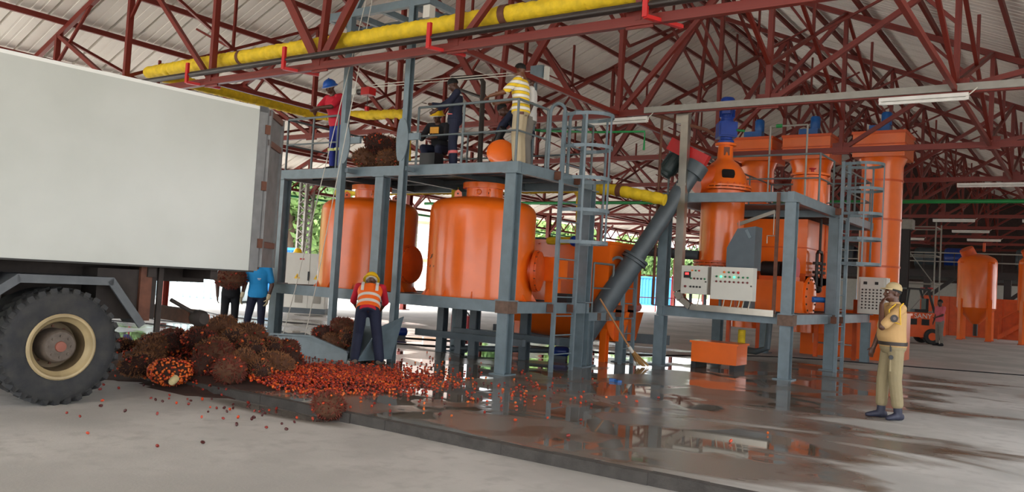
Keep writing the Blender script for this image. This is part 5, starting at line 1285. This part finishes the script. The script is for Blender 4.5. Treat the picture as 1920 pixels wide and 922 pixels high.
def person(lab, loc, yaw, J, O, vox=.012, H=1.75):
    """J: joints in a local frame (x right hand side, y forward, z up); O: outfit"""
    t = thing('person', lab, 'person', loc, yaw); M = TM[t.name]; sc = H/1.75
    J = {k: V(v)*sc if not isinstance(v, (int, float)) else v for k, v in J.items()}
    bulk = O.get('bulk', 1.0); belly = O.get('belly', 0.)
    hipc = (J['hip_l']+J['hip_r'])/2; shc = (J['sh_l']+J['sh_r'])/2; neck = J['neck']; head = J['head']
    hl = J['hip_r']-J['hip_l']; sl = J['sh_r']-J['sh_l']
    up1 = (shc-hipc)
    def tor(f, rx, ry, fwd=0.):
        c = hipc + up1*f; lat = hl.normalized()*(1-f)+sl.normalized()*f; x, y, z = frame_of(lat, up1)
        return c + y*fwd*sc, x, y, rx*bulk*sc, ry*bulk*sc
    TOR = [(-.16,.11,.10,0),(-.06,.165,.125,0),(.06,.172,.125,0),(.25,.16,.115+belly*.6,belly*.5),(.42,.155,.112+belly*.6,belly*.5),(.62,.168,.12,.01),(.82,.185,.118,.01),(.95,.175,.10,0),(1.05,.11,.075,-.005),(1.12,.065,.062,.0)]
    def torso(mb, f0, f1, inf, flare=0.):
        rs = []
        fs = [f0]+[s[0] for s in TOR if f0 < s[0] < f1]+[f1]
        for f in fs:
            for a, b in zip(TOR[:-1], TOR[1:]):
                if a[0] <= f <= b[0]:
                    u = (f-a[0])/(b[0]-a[0]); v = [a[i]+(b[i]-a[i])*u for i in range(4)]; break
            c, x, y, rx, ry = tor(f, v[1], v[2], v[3])
            e = inf + (flare if f == f0 else 0)
            rs.append(ellring(c, x, y, rx+e, ry+e, 24))
        return mb.rings(rs)
    def limb(mb, a, b, r0, r1, inf=0., t0=0., t1=1.):
        p = a+(b-a)*t0; q = a+(b-a)*t1
        mb.rcone(p, q, (r0+(r1-r0)*t0)*sc+inf, (r0+(r1-r0)*t1)*sc+inf, 14)
    # body -------------------------------------------------------------
    mb = MB(); torso(mb, -.16, 1.12, -.006)
    mb.rcone(neck-(head-neck)*.35, head, .058*sc, .052*sc)
    fd = J['face'].normalized(); hu = (head-neck).normalized(); hu = (hu*.4+V((0,0,1))*.6).normalized(); hx = fd.cross(hu).normalized(); hu = hx.cross(fd)
    HM = aframe(head, hx*sc, fd*sc, hu*sc)
    def hp(x, y, z): return HM @ V((x, y, z))
    skull = MB().sphere((0,-.012,.03), (.076,.096,.092), 20, 14); skull.sphere((0,.022,-.045), (.06,.07,.078), 18, 12); skull.sphere((0,.06,-.088), (.028,.025,.026), 10, 8)
    for s in (-1, 1):
        skull.sphere((s*.077,-.012,-.008), (.011,.02,.033), 8, 6); skull.sphere((s*.036,.066,-.03), (.026,.022,.022), 8, 6); skull.sphere((s*.03,.078,.016), (.027,.014,.009), 8, 6)
    skull.xform(HM); mb.v, mb.f = mb.v, mb.f; k0 = len(mb.v); mb.add(skull.v, skull.f)
    mb.rcone(hp(0,.085,.008), hp(0,.105,-.034), .011*sc, .017*sc, 8); mb.rcone(hp(-.014,.09,-.036), hp(.014,.09,-.036), .011*sc, .011*sc, 8)
    mb.rcone(hp(-.02,.081,-.062), hp(.02,.081,-.062), .0095*sc, .0095*sc, 8); mb.rcone(hp(-.017,.081,-.074), hp(.017,.081,-.074), .0095*sc, .0095*sc, 8)
    for s in ('l', 'r'):
        mb.rcone(shc+(J['sh_'+s]-shc)*.55, J['sh_'+s], .062*sc, .06*sc)
        limb(mb, J['sh_'+s], J['el_'+s], .056, .042); limb(mb, J['el_'+s], J['wr_'+s], .044, .029)
        limb(mb, J['el_'+s]+(J['wr_'+s]-J['el_'+s])*.1, J['el_'+s]+(J['wr_'+s]-J['el_'+s])*.45, .043, .038)
        limb(mb, J['hip_'+s], J['kn_'+s], .088, .056); limb(mb, J['kn_'+s], J['an_'+s], .055, .04)
        kf = (J['kn_'+s]-J['an_'+s]); back = V((0,-.018,0))*sc
        mb.rcone(J['kn_'+s]-kf*.15+back, J['kn_'+s]-kf*.42+back, .05*sc, .045*sc)
        a = J['an_'+s]; to = J.get('toe_'+s, V((0,1,0))).normalized(); to = V((to.x, to.y, 0)).normalized()
        mb.rcone(a+V((0,0,-.03))*sc-to*.03*sc, a+to*.15*sc+V((0,0,-.055))*sc, .038*sc, .028*sc)
        hd = J.get('hand_'+s, J['wr_'+s]-J['el_'+s]); pn = J.get('palm_'+s, V((1 if s == 'l' else -1, 0, 0))); tm = J.get('thumb_'+s, V((0,1,0)))
        if not O.get('gloves'): hand(mb, J['wr_'+s], hd, pn, tm, J.get('curl_'+s, .45), sc)
    remesh(mb.xform(M), 'body', O.get('skin', SKIN), t, vox, smooth=2)
    # eyes
    for s in (-1, 1):
        e = MB().sphere(hp(s*.031,.0775,.002), .0085*sc, 10, 8).xform(M).build('eye', mat('eye_white', (225,220,210), .3), t, True)
        MB().sphere(hp(s*.031,.084,.002), .004*sc, 8, 6).xform(M).build('iris', BLACK, e, True)
    if O.get('gloves'):
        for s in ('l', 'r'):
            g = MB(); hd = J.get('hand_'+s, J['wr_'+s]-J['el_'+s]); pn = J.get('palm_'+s, V((1 if s == 'l' else -1, 0, 0))); tm = J.get('thumb_'+s, V((0,1,0)))
            hand(g, J['wr_'+s], hd, pn, tm, J.get('curl_'+s, .45), sc*1.1); e = J['wr_'+s]; g.rcone(e-(e-J['el_'+s]).normalized()*.06, e, .04*sc, .036*sc)
            remesh(g.xform(M), 'glove', O['gloves'], t, .008, smooth=1)
    # hair or headgear
    if O.get('hair', True):
        r = []
        for k in range(9):
            a = PI/2-k*PI/2*1.12/8; r.append((max(.0005, math.cos(a)), math.sin(a)))
        pr = MB().lathe([(rr_, zz) for rr_, zz in r][::-1], n=24)
        HS = HM @ Matrix.Translation((0,-.016,.034)) @ Matrix.Rotation(math.radians(O.get('hair_tilt', 16)), 4, 'X') @ Matrix.Diagonal((.081*O.get('hair_s', 1.0), .1*O.get('hair_s', 1.0), .094*O.get('hair_s', 1.0), 1))
        pr.xform(M @ HS).build('hair', HAIR, t, True)
    if O.get('helmet'):
        hm_ = helmet_mesh(MB(), (0,0,0), .118); hm_.v = [(x, y*1.12, z) for x, y, z in hm_.v]
        hh = hm_.xform(M @ HM @ Matrix.Translation((0,-.005,.045))).build('safety_helmet', O['helmet'], t, True)
        pk = MB().sphere((0,.12,-.02), (.075,.05,.012), 14, 6).xform(M @ HM @ Matrix.Translation((0,-.005,.045))).build('peak', O['helmet'], hh, True)
        MB().bar((0,-.11,.02), (0,-.01,.122), .03, .012).xform(M @ HM @ Matrix.Translation((0,-.005,.045))).build('crown_ridge', O['helmet'], hh)
        hb_ = MB().lathe([(.095,-.05),(.1,-.05),(.1,-.02),(.095,-.02)], n=20); hb_.v = [(x, y*1.12, z) for x, y, z in hb_.v]
        hb_.xform(M @ HM @ Matrix.Translation((0,-.005,.045))).build('head_band', CABW, hh, True)
    if O.get('cap'):
        cp = MB().lathe([(.001,.098),(.035,.095),(.07,.075),(.09,.04),(.093,.0),(.001,.0)][::-1], n=24); cp.v = [(x, y*1.12, z) for x, y, z in cp.v]
        CM = M @ HM @ Matrix.Translation((0,-.012,.045)) @ Matrix.Rotation(math.radians(6), 4, 'X')
        ch = cp.xform(CM).build('cap', O['cap'], t, True)
        vz = MB(); n = 13; vs = []
        for k in range(n):
            a = PI*k/(n-1); x = .082*math.cos(a); vs += [(x, .055+.03*math.sin(a), .008), (x*.92, .055+.03*math.sin(a)+.085*math.sin(a)**.6, -.012-.01*(1-abs(math.cos(a))))]
        vs2 = [(x, y, z-.008) for x, y, z in vs]; q = len(vs)
        fs = []
        for k in range(n-1): fs += [(2*k, 2*k+1, 2*k+3, 2*k+2), (q+2*k+2, q+2*k+3, q+2*k+1, q+2*k), (2*k+1, q+2*k+1, q+2*k+3, 2*k+3)]
        vz.add(vs+vs2, fs).xform(CM).build('visor', O['cap'], ch, True)
    # clothes ------------------------------------------------------------
    def sleeves(mb, frac, inf, cuff):
        for s in ('l', 'r'):
            a, e, w = J['sh_'+s], J['el_'+s], J['wr_'+s]
            mb.rcone(shc+(a-shc)*.5, a, .068*sc, .068*sc)
            if frac <= 1: mb.rcone(a, a+(e-a)*frac, .064*sc+inf*.3, .056*sc+cuff)
            else:
                mb.rcone(a, e, .064*sc+inf*.3, .052*sc+inf*.6); q = e+(w-e)*(frac-1); mb.rcone(e, q, .052*sc+inf*.6, .042*sc+cuff)
    if O.get('shirt'):
        mb = MB(); torso(mb, O.get('hem', -.03), 1.06, .014, .008); sleeves(mb, O.get('sleeve', .72), .012, .008)
        so_ = remesh(mb.xform(M), 'shirt', O['shirt'], t, vox, smooth=2)
        if O.get('collar'):
            c = MB(); b0 = shc+up1.normalized()*.045*sc; x, y, z = frame_of(sl, up1)
            c.rings([ellring(b0-z*.015, x, y, .085*sc, .08*sc), ellring(b0+z*.035*sc, x, y, .068*sc, .066*sc)], False).xform(M).build('collar', O['shirt'], so_, True)
    if O.get('trousers'):
        mb = MB(); torso(mb, -.16, O.get('waist', .1), .012); lg = O.get('leg_w', .0)
        for s in ('l', 'r'):
            mb.rcone(J['hip_'+s]+V((0,0,.02)), J['kn_'+s], .098*sc*bulk**.5, .07*sc+lg)
            a = J['an_'+s]; k_ = J['kn_'+s]; b = a+(k_-a)*O.get('leg_end', .12); mb.rcone(k_, b, .07*sc+lg, .062*sc+lg)
            if O.get('blouse'): mb.rcone(b+(k_-a)*.03, b+(k_-a)*.07, .075*sc, .075*sc)
        remesh(mb.xform(M), 'trousers', O['trousers'], t, vox, smooth=2)
    if O.get('boots'):
        for s in ('l', 'r'):
            mb = MB(); a = J['an_'+s]; to = J.get('toe_'+s, V((0,1,0))); to = V((to.x, to.y, 0)).normalized(); fz = V((0,0,1))
            sd = to.cross(fz)
            mb.rings([ellring(V((a.x,a.y,a.z-.08*sc))+to*o_*sc+fz*h_*sc, sd, fz, w_*sc, t_*sc, 14) for o_, h_, w_, t_ in ((-.075,.045,.03,.035),(-.05,.045,.044,.045),(0,.05,.047,.05),(.07,.045,.05,.044),(.13,.036,.05,.035),(.175,.03,.038,.027),(.195,.026,.02,.018))])
            mb.rcone(a-fz*.03*sc, a+(J['kn_'+s]-a).normalized()*O.get('boot_h', .1)*sc, .052*sc, .056*sc)
            bo = remesh(mb.xform(M), 'boot', O['boots'], t, .01, smooth=1)
    # belts and bands
    def band(name, f, m, h, inf, par=None):
        for a, b in zip(TOR[:-1], TOR[1:]):
            if a[0] <= f <= b[0]:
                u = (f-a[0])/(b[0]-a[0]); v = [a[i]+(b[i]-a[i])*u for i in range(4)]; break
        c, x, y, rx, ry = tor(f, v[1], v[2], v[3]); z = up1.normalized()*h/2
        return MB().rings([ellring(c-z, x, y, rx+inf-.008, ry+inf-.008, 28), ellring(c-z, x, y, rx+inf, ry+inf, 28), ellring(c+z, x, y, rx+inf, ry+inf, 28), ellring(c+z, x, y, rx+inf-.008, ry+inf-.008, 28)], False).xform(M).build(name, m, par or t, True)
    if O.get('belt'):
        bl = band('belt', .085, O['belt'], .045*sc, .026)
    def legband(s, f, m, r):
        a, k_ = J['an_'+s], J['kn_'+s]; p = a+(k_-a)*f; d = (k_-a).normalized()*.025
        MB().cyl(p-d, p+d, r, n=18).xform(M).build('leg_band', m, t, True)
    return t, J, M, dict(band=band, tor=tor, legband=legband, hp=hp, TOR=TOR, torso=torso, shc=shc, up1=up1, sc=sc, sleeves=sleeves)
def yaw_of(f): return math.atan2(f[1], f[0])-PI/2
LEFT = (-.819,-.574); RIGHTD = (.819,.574); TOW = (.574,-.819); AWAY = (-.574,.819)
def mixd(a, b, k): return (a[0]*(1-k)+b[0]*k, a[1]*(1-k)+b[1]*k)
STAND = dict(hip_l=(-.09,0,.93), hip_r=(.09,0,.93), kn_l=(-.1,.02,.5), kn_r=(.1,.02,.5), an_l=(-.11,-.02,.08), an_r=(.11,-.02,.08),
    sh_l=(-.19,0,1.43), sh_r=(.19,0,1.43), neck=(0,.0,1.5), head=(0,.03,1.62), face=(0,1,0),
    el_l=(-.24,-.02,1.15), el_r=(.24,-.02,1.15), wr_l=(-.25,.06,.9), wr_r=(.25,.06,.9), toe_l=(-.2,1,0), toe_r=(.2,1,0))
def P(**k): d = dict(STAND); d.update(k); return d

KHAKI = mat('khaki_shirt', (190, 152, 100), .8, var=.1, scale=4, bump=.2, bscale=25); KHAKI2 = mat('khaki_trousers', (148, 134, 102), .85, var=.12, scale=4, bump=.3, bscale=22)
CAPM = mat('khaki_cap', (182, 160, 118), .8); BOOT = mat('boot_blue_black', (46, 48, 66), .6); BELT = mat('belt_dark', (44, 32, 28), .5)
NAVY = mat('navy_cloth', (26, 32, 58), .8, var=.25, bump=.2, bscale=20); NAVYD = mat('black_cloth', (24, 24, 30), .85, var=.3); BLUEC = mat('royal_blue_cloth', (30, 44, 130), .8, var=.2)
REDT = mat('red_tshirt', (196, 22, 48), .8, var=.15); BLUET = mat('blue_tshirt', (22, 136, 200), .8, var=.1, bump=.2, bscale=14); VEST = mat('hi_vis_orange', (255, 112, 30), .6, var=.08, bump=.15, bscale=18)
SILV = mat('reflective_tape', (225, 222, 214), .3); PINK = mat('pink_shirt', (206, 96, 108), .8); GREYT = mat('grey_trousers', (130, 124, 116), .85); KH3 = mat('stone_trousers', (182, 166, 136), .85, var=.12, bump=.25, bscale=20)
WHITEC = mat('white_cloth', (220, 218, 214), .8); HELB = mat('helmet_blue', (24, 92, 190), .3); GLOVE = mat('glove_cream', (206, 192, 160), .85)
SHOE = mat('worn_shoe', (110, 96, 84), .8, var=.3)
def stripe_material():
    m = bpy.data.materials.new('striped_polo'); m.use_nodes = True; t = m.node_tree; b = t.nodes['Principled BSDF']
    tc = t.nodes.new('ShaderNodeTexCoord'); sp = t.nodes.new('ShaderNodeSeparateXYZ'); t.links.new(tc.outputs['Object'], sp.inputs[0])
    mu = t.nodes.new('ShaderNodeMath'); mu.operation = 'MULTIPLY'; mu.inputs[1].default_value = 9.5; t.links.new(sp.outputs['Z'], mu.inputs[0])
    fr = t.nodes.new('ShaderNodeMath'); fr.operation = 'FRACT'; t.links.new(mu.outputs[0], fr.inputs[0])
    rp = t.nodes.new('ShaderNodeValToRGB'); rp.color_ramp.interpolation = 'CONSTANT'; e = rp.color_ramp.elements
    e[0].position = 0; e[0].color = (lin(232), lin(226), lin(214), 1); e[1].position = .46; e[1].color = (lin(70), lin(64), lin(60), 1)
    for pos, c in ((.50, (236, 196, 40)), (.95, (70, 64, 60))): x = e.new(pos); x.color = (lin(c[0]), lin(c[1]), lin(c[2]), 1)
    t.links.new(fr.outputs[0], rp.inputs[0]); t.links.new(rp.outputs[0], b.inputs['Base Color']); b.inputs['Roughness'].default_value = .8
    return m
POLO = stripe_material()

# guard, profile to the left, hand at the mouth
t, J, M, K = person('guard in khaki uniform and cap standing at the right, hand at his mouth', (-2.2, 12.1, 0), yaw_of(LEFT),
    P(sh_l=(-.19,.0,1.42), el_l=(-.20,.24,1.18), wr_l=(-.07,.20,1.46), hand_l=(.04,-.05,.1), palm_l=(.2,-1,0), thumb_l=(1,0,.2), curl_l=.75, face=(-.05,1,.1), head=(0,.035,1.62),
      el_r=(.23,.06,1.14), wr_r=(.2,.16,.9), an_l=(-.10,-.06,.08), an_r=(.09,.08,.08), kn_l=(-.1,.0,.5), kn_r=(.09,.07,.5), toe_l=(-.35,1,0), toe_r=(.1,1,0)),
    dict(shirt=KHAKI, trousers=KHAKI2, boots=BOOT, cap=CAPM, belt=BELT, hem=.0, collar=True, sleeve=.85, bulk=1.12, belly=.05, leg_w=.012, leg_end=.3, blouse=True, boot_h=.2, waist=.1), vox=.009, H=1.8)
sc = K['sc']
s0 = J['sh_l']; e0 = J['el_l']; pm = s0+(e0-s0)*.52; ax = (e0-s0).normalized(); out = V((-1,0,0)); out = (out-ax*out.dot(ax)).normalized()
mb = MB(); cc = pm+out*.076*sc; mb.lathe([(.001,0),(.05,0),(.05,.006),(.001,.008)], cc, out, 16); bd = mb.xform(M).build('sleeve_badge', mat('badge_dark', (38, 30, 32), .6), t, True)
MB().lathe([(.001,.006),(.022,.006),(.022,.010),(.001,.011)], cc, out, 12).xform(M).build('badge_emblem', mat('badge_grey', (96, 84, 80), .7), bd, True)
cordm = mat('yellow_cord', (232, 186, 40), .7)
lp = [s0+V((-.01,-.02,.075)), s0+V((-.075,.05,.03)), s0+V((-.08,.05,-.08)), s0+V((-.05,.02,-.2)), s0+V((.0,.14,-.16)), s0+V((.04,.14,-.02)), s0+V((.03,.06,.06))]
MB().tube([M @ (p) for p in lp], .009, 8).build('shoulder_cord', cordm, t, True)
bk = M @ V((-.12,.115,.985)); 
MB().tube([M @ V((-.15*sc,.10,.93*sc+.02)), M @ V((-.155*sc,.10,.93*sc-.06))], .012, 6).build('key_loop', BLACK, t, True)
MB().lathe([(.022,0),(.03,.0),(.03,.012),(.022,.012)], M @ V((-.165*sc,.10,.80*sc)), M.to_3x3() @ V((-1,0,0)), 14).build('ring', BLACK, t, True)
for x, y, z in ((-.13,.02,.62),): MB().box(x*sc-.012, x*sc+.0, y-.07, y+.08, z*sc, z*sc+.16).xform(M).build('thigh_pocket', KHAKI2, t)
for k in range(3):
    MB().bar(M @ V((-.11-.0, .045, 1.0+.0*k)), M @ V((-.11, .045, 1.0)), .002) if False else None

# man in hi-vis vest bending over the tray
t, J, M, K = person('man in yellow helmet and orange reflective vest bending over the tray', (-9.93, 10.12, 0), yaw_of((-.66,.75)),
    P(hip_l=(-.1,-.06,.9), hip_r=(.1,-.06,.9), kn_l=(-.14,.06,.5), kn_r=(.17,.02,.49), an_l=(-.17,-.03,.08), an_r=(.24,-.04,.08), sh_l=(-.2,.28,1.26), sh_r=(.2,.28,1.26), neck=(0,.34,1.30), head=(0,.43,1.37), face=(0,.8,-.6),
      el_l=(-.28,.42,1.02), el_r=(.26,.44,1.02), wr_l=(-.2,.62,.85), wr_r=(.16,.62,.85), toe_l=(-.3,1,0), toe_r=(.45,1,0)),
    dict(shirt=REDT, sleeve=1.15, hem=-.12, trousers=NAVY, boots=SHOE, helmet=HELY, leg_w=.02, leg_end=.06, waist=.12, boot_h=.03), H=1.76)
mb = MB(); K['torso'](mb, -.02, 1.0, .026, .012)
ve = remesh(mb.xform(M), 'reflective_vest', VEST, t, .012, smooth=1)
for f in (.18, .48): K['band']('reflective_strip', f, SILV, .055, .036, ve)
for s in ('l', 'r'):
    sh = J['sh_'+s]; x, y, z = frame_of(J['sh_r']-J['sh_l'], K['up1']); o = (sh-K['shc'])*.6
    pts = [K['shc']+o-K['up1']*.42-y*.155, K['shc']+o-K['up1']*.2-y*.158, K['shc']+o+z*.01-y*.12, K['shc']+o+z*.055-y*.03]
    pp = MB(); w = x*.025
    pp.add([q-w for q in pts]+[q+w for q in pts], [(i, i+1, 5+i, 4+i) for i in range(3)]); pp.xform(M).build('shoulder_strip', SILV, ve)

# two men behind the truck tail
t, J, M, K = person('man in bright blue T-shirt and cream gloves, head hidden behind the truck', (-13.42, 10.62, 0), yaw_of(mixd(TOW, LEFT, .12)),
    P(el_l=(-.26,-.02,1.14), el_r=(.27,.0,1.14), wr_l=(-.23,.04,.88), wr_r=(.27,.1,.89), kn_l=(-.11,.03,.5), kn_r=(.13,.08,.5), an_l=(-.1,-.02,.08), an_r=(.22,.0,.08)),
    dict(shirt=BLUET, trousers=NAVY, boots=NAVYD, gloves=GLOVE, hem=-.1, sleeve=.75, bulk=1.06), H=1.78)
lm = text_mesh('ACE', .045, .002); lm.materials.append(WHITEC); 
MB().box(-.115,-.045,.158,.166,1.265,1.275).xform(M).build('chest_print', WHITEC, t); MB().box(-.1,-.055,.158,.166,1.245,1.252).xform(M).build('chest_print', WHITEC, t)
bpy.data.meshes.remove(lm)
t, J, M, K = person('man in black clothes carrying a palm bunch, half hidden by the truck', (-14.08, 10.49, 0), yaw_of(mixd(TOW, RIGHTD, .2)),
    P(el_l=(-.27,.04,1.16), el_r=(.26,.1,1.14), wr_l=(-.2,.26,1.16), wr_r=(.24,.12,.88), hand_l=(.6,.6,0), palm_l=(0,0,1)),
    dict(shirt=NAVYD, trousers=NAVYD, boots=NAVYD, hem=-.1), H=1.74)
bunch((1,'empty'), tuple(M @ V((-.0,.36,1.24))), rr(.5), 1.25, 'shaggy palm bunch carried on the arm of the man in black')

# people on the upper deck
DZ = 3.467
t, J, M, K = person('man in red T-shirt and blue helmet leaning on the rail of the upper deck', (-12.36, 11.42, DZ), yaw_of(mixd(LEFT, TOW, .55)),
    P(sh_l=(-.2,.14,1.39), sh_r=(.2,.14,1.39), neck=(0,.17,1.46), head=(0,.25,1.57), face=(0,.9,-.4), el_l=(-.2,.34,1.16), el_r=(.22,.32,1.16), wr_l=(-.02,.52,1.12), wr_r=(.04,.5,1.08), hand_l=(.3,.6,-.5), hand_r=(-.2,.5,-.8)),
    dict(shirt=REDT, trousers=BLUEC, boots=NAVYD, helmet=HELB, hem=-.1, sleeve=.8, bulk=1.14), H=1.8)
for s in 'lr': K['legband'](s, .8, mat('lime_tape', (200, 206, 120), .4), .092)
t, J, M, K = person('person in navy coverall with pink trim standing bareheaded on the deck', (-9.62, 11.7, DZ), yaw_of(mixd(LEFT, TOW, .1)),
    P(head=(0,.08,1.6), face=(0,.85,-.5), el_l=(-.24,.16,1.18), el_r=(.2,.26,1.22), wr_l=(-.2,.36,1.06), wr_r=(.1,.5,1.22)),
    dict(shirt=NAVY, trousers=NAVY, boots=NAVYD, sleeve=1.7, hem=.0, hair_s=1.06, bulk=1.05, leg_w=.015), H=1.68)
PKT = mat('pink_tape', (230, 110, 110), .5)
for s in 'lr': K['legband'](s, .55, PKT, .088)
MB().box(-.16,-.1,.06,.15,.97,.985).xform(M).build('pocket_trim', PKT, t); K['band']('shoulder_yoke', .93, SILV, .03, .02)
t, J, M, K = person('crouching person in black with yellow helmet on the upper deck', (-10.2, 11.95, DZ), yaw_of(mixd(TOW, LEFT, .3)),
    P(hip_l=(-.1,-.1,.42), hip_r=(.1,-.1,.42), kn_l=(-.16,.28,.42), kn_r=(.16,.28,.42), an_l=(-.13,.1,.08), an_r=(.13,.1,.08), sh_l=(-.2,.02,.88), sh_r=(.2,.02,.88), neck=(0,.05,.94), head=(0,.09,1.05), face=(0,1,-.2),
      el_l=(-.26,.18,.62), el_r=(.26,.18,.62), wr_l=(-.14,.38,.6), wr_r=(.12,.38,.62)),
    dict(shirt=NAVYD, trousers=NAVY, boots=NAVYD, helmet=HELY, sleeve=1.7, hem=-.05), H=1.72)
MB().box(-.09,.09,.155,.175,.70,.82).xform(M).build('chest_patch', mat('patch_yellow', (226,160,50), .7), t)
t, J, M, K = person('man in yellow and white striped polo shirt standing at the deck rail', (-8.12, 11.62, DZ), yaw_of(mixd(LEFT, AWAY, .22)),
    P(sh_l=(-.2,.02,1.42), sh_r=(.2,.02,1.42), head=(0,.06,1.62), face=(0,.95,-.25), el_l=(-.27,.22,1.2), wr_l=(-.24,.47,1.14), hand_l=(0,.8,-.4), palm_l=(0,-.3,-1), thumb_l=(1,0,0), el_r=(.26,.18,1.18), wr_r=(.2,.42,1.12)),
    dict(shirt=POLO, trousers=KH3, boots=SHOE, hem=-.08, sleeve=.85, collar=True, bulk=1.12, leg_w=.025, leg_end=.04, waist=.12, hair_s=.99, skin=mat('skin_warm_brown', (112, 70, 46), .45)), H=1.78)
MB().box(-.19,-.15,-.1,.02,.86,.9).xform(M).build('belt_pouch', mat('pouch_brown', (84, 44, 36), .6), t)
t, J, M, K = person('man in white shirt mostly hidden behind the striped polo man', (-8.33, 12.2, DZ), yaw_of(LEFT), P(), dict(shirt=WHITEC, trousers=GREYT, boots=NAVYD, hem=-.08), H=1.74)
t, J, M, K = person('person in navy stooping beside the open orange tank lid', (-8.62, 12.45, DZ), yaw_of(LEFT),
    P(hip_l=(-.1,-.1,.72), hip_r=(.1,-.1,.72), kn_l=(-.13,.14,.42), kn_r=(.13,.12,.42), an_l=(-.12,-.05,.08), an_r=(.12,-.05,.08), sh_l=(-.19,.24,1.08), sh_r=(.19,.24,1.08), neck=(0,.31,1.13), head=(0,.41,1.18), face=(0,.7,-.7), el_l=(-.24,.4,.86), el_r=(.24,.42,.86), wr_l=(-.14,.5,.66), wr_r=(.14,.5,.66)),
    dict(shirt=NAVY, trousers=NAVY, boots=NAVYD, sleeve=1.7, hem=-.05), H=1.7)
# open tank lid and chute on the deck
t = thing('round_hatch', 'round orange hatch standing open on the upper deck', 'lid', (-8.5, 11.65, DZ))
MB().lathe([(.001,0),(.22,.0),(.24,.02),(.24,.05),(.22,.07),(.17,.09),(.001,.1)], (-8.52, 11.66, DZ+.245), V((.45,-.8,.25)), 32).build('disc', ORANGE, t, True)
MB().bar((-8.52,11.7,DZ), (-8.52,11.7,DZ+.3), .05).build('hinge_arm', ORANGE_DK, t)
o = MB().box(-10.1,-9.75,11.35,11.6,DZ,DZ+.26).build('black_tub', BLACK); tag(o, 'low black tub on the deck in front of the crouching person', 'tub')
o = MB().tube([(-9.05,12.1,DZ+.02),(-8.85,12.0,DZ+.55),(-8.7,11.95,DZ+.75)], .07, 12).build('black_hose', BLACK, None, True); tag(o, 'thick black hose rising to the open orange lid', 'hose')
t = thing('hoist_motor', 'small red and white winch hanging beside the left guide pole', 'winch', (-11.5, 11.3, 4.95))
MB().box(-11.58,-11.36,11.22,11.4,4.88,5.02).build('body', RED2, t); MB().box(-11.9,-11.72,11.22,11.38,4.9,5.02).build('gearbox', CABW, t); MB().cyl((-11.72,11.3,4.96),(-11.58,11.3,4.96),.06,n=12).build('drum', DARKPIPE, t)
MB().cyl((-11.47,11.3,4.64),(-11.47,11.3,4.88),.008,n=6).build('hook_chain', DARKPIPE, t); MB().box(-11.5,-11.44,11.27,11.33,4.58,4.66).build('hook', RED2, t)
for dz in (0, .05): 
    o = MB().tube([(-11.5,11.3,5.03+dz),(-8.6,12.75,5.38+dz)], .009, 6).build('wire_rope', STEEL, None, True); tag(o, ('lower' if dz == 0 else 'upper')+' of two tight wire ropes strung over the deck from the winch', 'wire')
t = thing('rope_pulley', 'grey pulley bracket at the end of the wire ropes above the deck', 'pulley', (-8.55, 12.75, 5.4))
MB().box(-8.68,-8.43,12.65,12.85,5.28,5.5).build('bracket', GREY, t); MB().box(-8.41,-8.35,12.7,12.8,5.23,5.48).build('switch', CABW, t); MB().bar((-8.62,12.75,3.47),(-8.62,12.75,5.4),.06).build('post', GREY, t)
# far people
t, J, M, K = person('man in pink shirt and grey trousers standing by the forklift', (-4.8, 35.2, 0), yaw_of(mixd(LEFT, TOW, .2)), P(el_l=(-.24,.1,1.16), wr_l=(-.2,.32,1.08)), dict(shirt=PINK, trousers=GREYT, boots=NAVYD, hem=-.08), vox=.02)
for loc, f, m1, m2, lab in (((-26.4, 49.5, -.1), TOW, mat('pale_blue_shirt', (170, 180, 196), .8), GREYT, 'distant person in pale shirt outside below the conveyor'), ((-25.5, 51.5, -.1), LEFT, BLUEC, NAVY, 'distant person in blue outside beside the platform post')):
    person(lab, loc, yaw_of(f), P(), dict(shirt=m1, trousers=m2, boots=NAVYD, hem=-.08), vox=.025)
# coverall hung up beyond the truck
t = thing('hung_coverall', 'royal blue coverall with reflective strips hung on a red stand', 'coverall', (-22.2, 13.2, 0))
mb = MB(); 
R_ = [(.05,.05,1.72),(.2,.09,1.62),(.25,.1,1.45),(.22,.1,1.2),(.25,.11,.95),(.2,.08,.8),(.05,.04,.62)]
mb.rings([[(-22.2+rx*math.cos(2*PI*k/18)*.82+ry*math.sin(2*PI*k/18)*(-.574), 13.2+rx*math.cos(2*PI*k/18)*.574+ry*math.sin(2*PI*k/18)*.82, z) for k in range(18)] for rx, ry, z in R_])
for s in (-1, 1): mb.rcone((-22.2+s*.2, 13.2+s*.14, 1.6), (-22.2+s*.34, 13.2+s*.24, .98), .08, .09)
remesh(mb, 'cloth', BLUEC, t, .015)
for s in (-1, 1): MB().cyl((-22.2+s*.30, 13.2+s*.21, 1.17), (-22.2+s*.315, 13.2+s*.222, 1.11), .1, n=14).build('reflective_strip', mat('lime_tape', (200,206,120), .4), t, True)
MB().cyl((-22.2,13.25,0),(-22.2,13.25,1.75),.025,n=8).build('stand', RED2, t)
o = MB().box(-22.75,-22.6,12.1,12.25,0,3.2).build('red_post', ORANGE_DK); tag(o, 'square orange-red post left of the hung coverall', 'post')
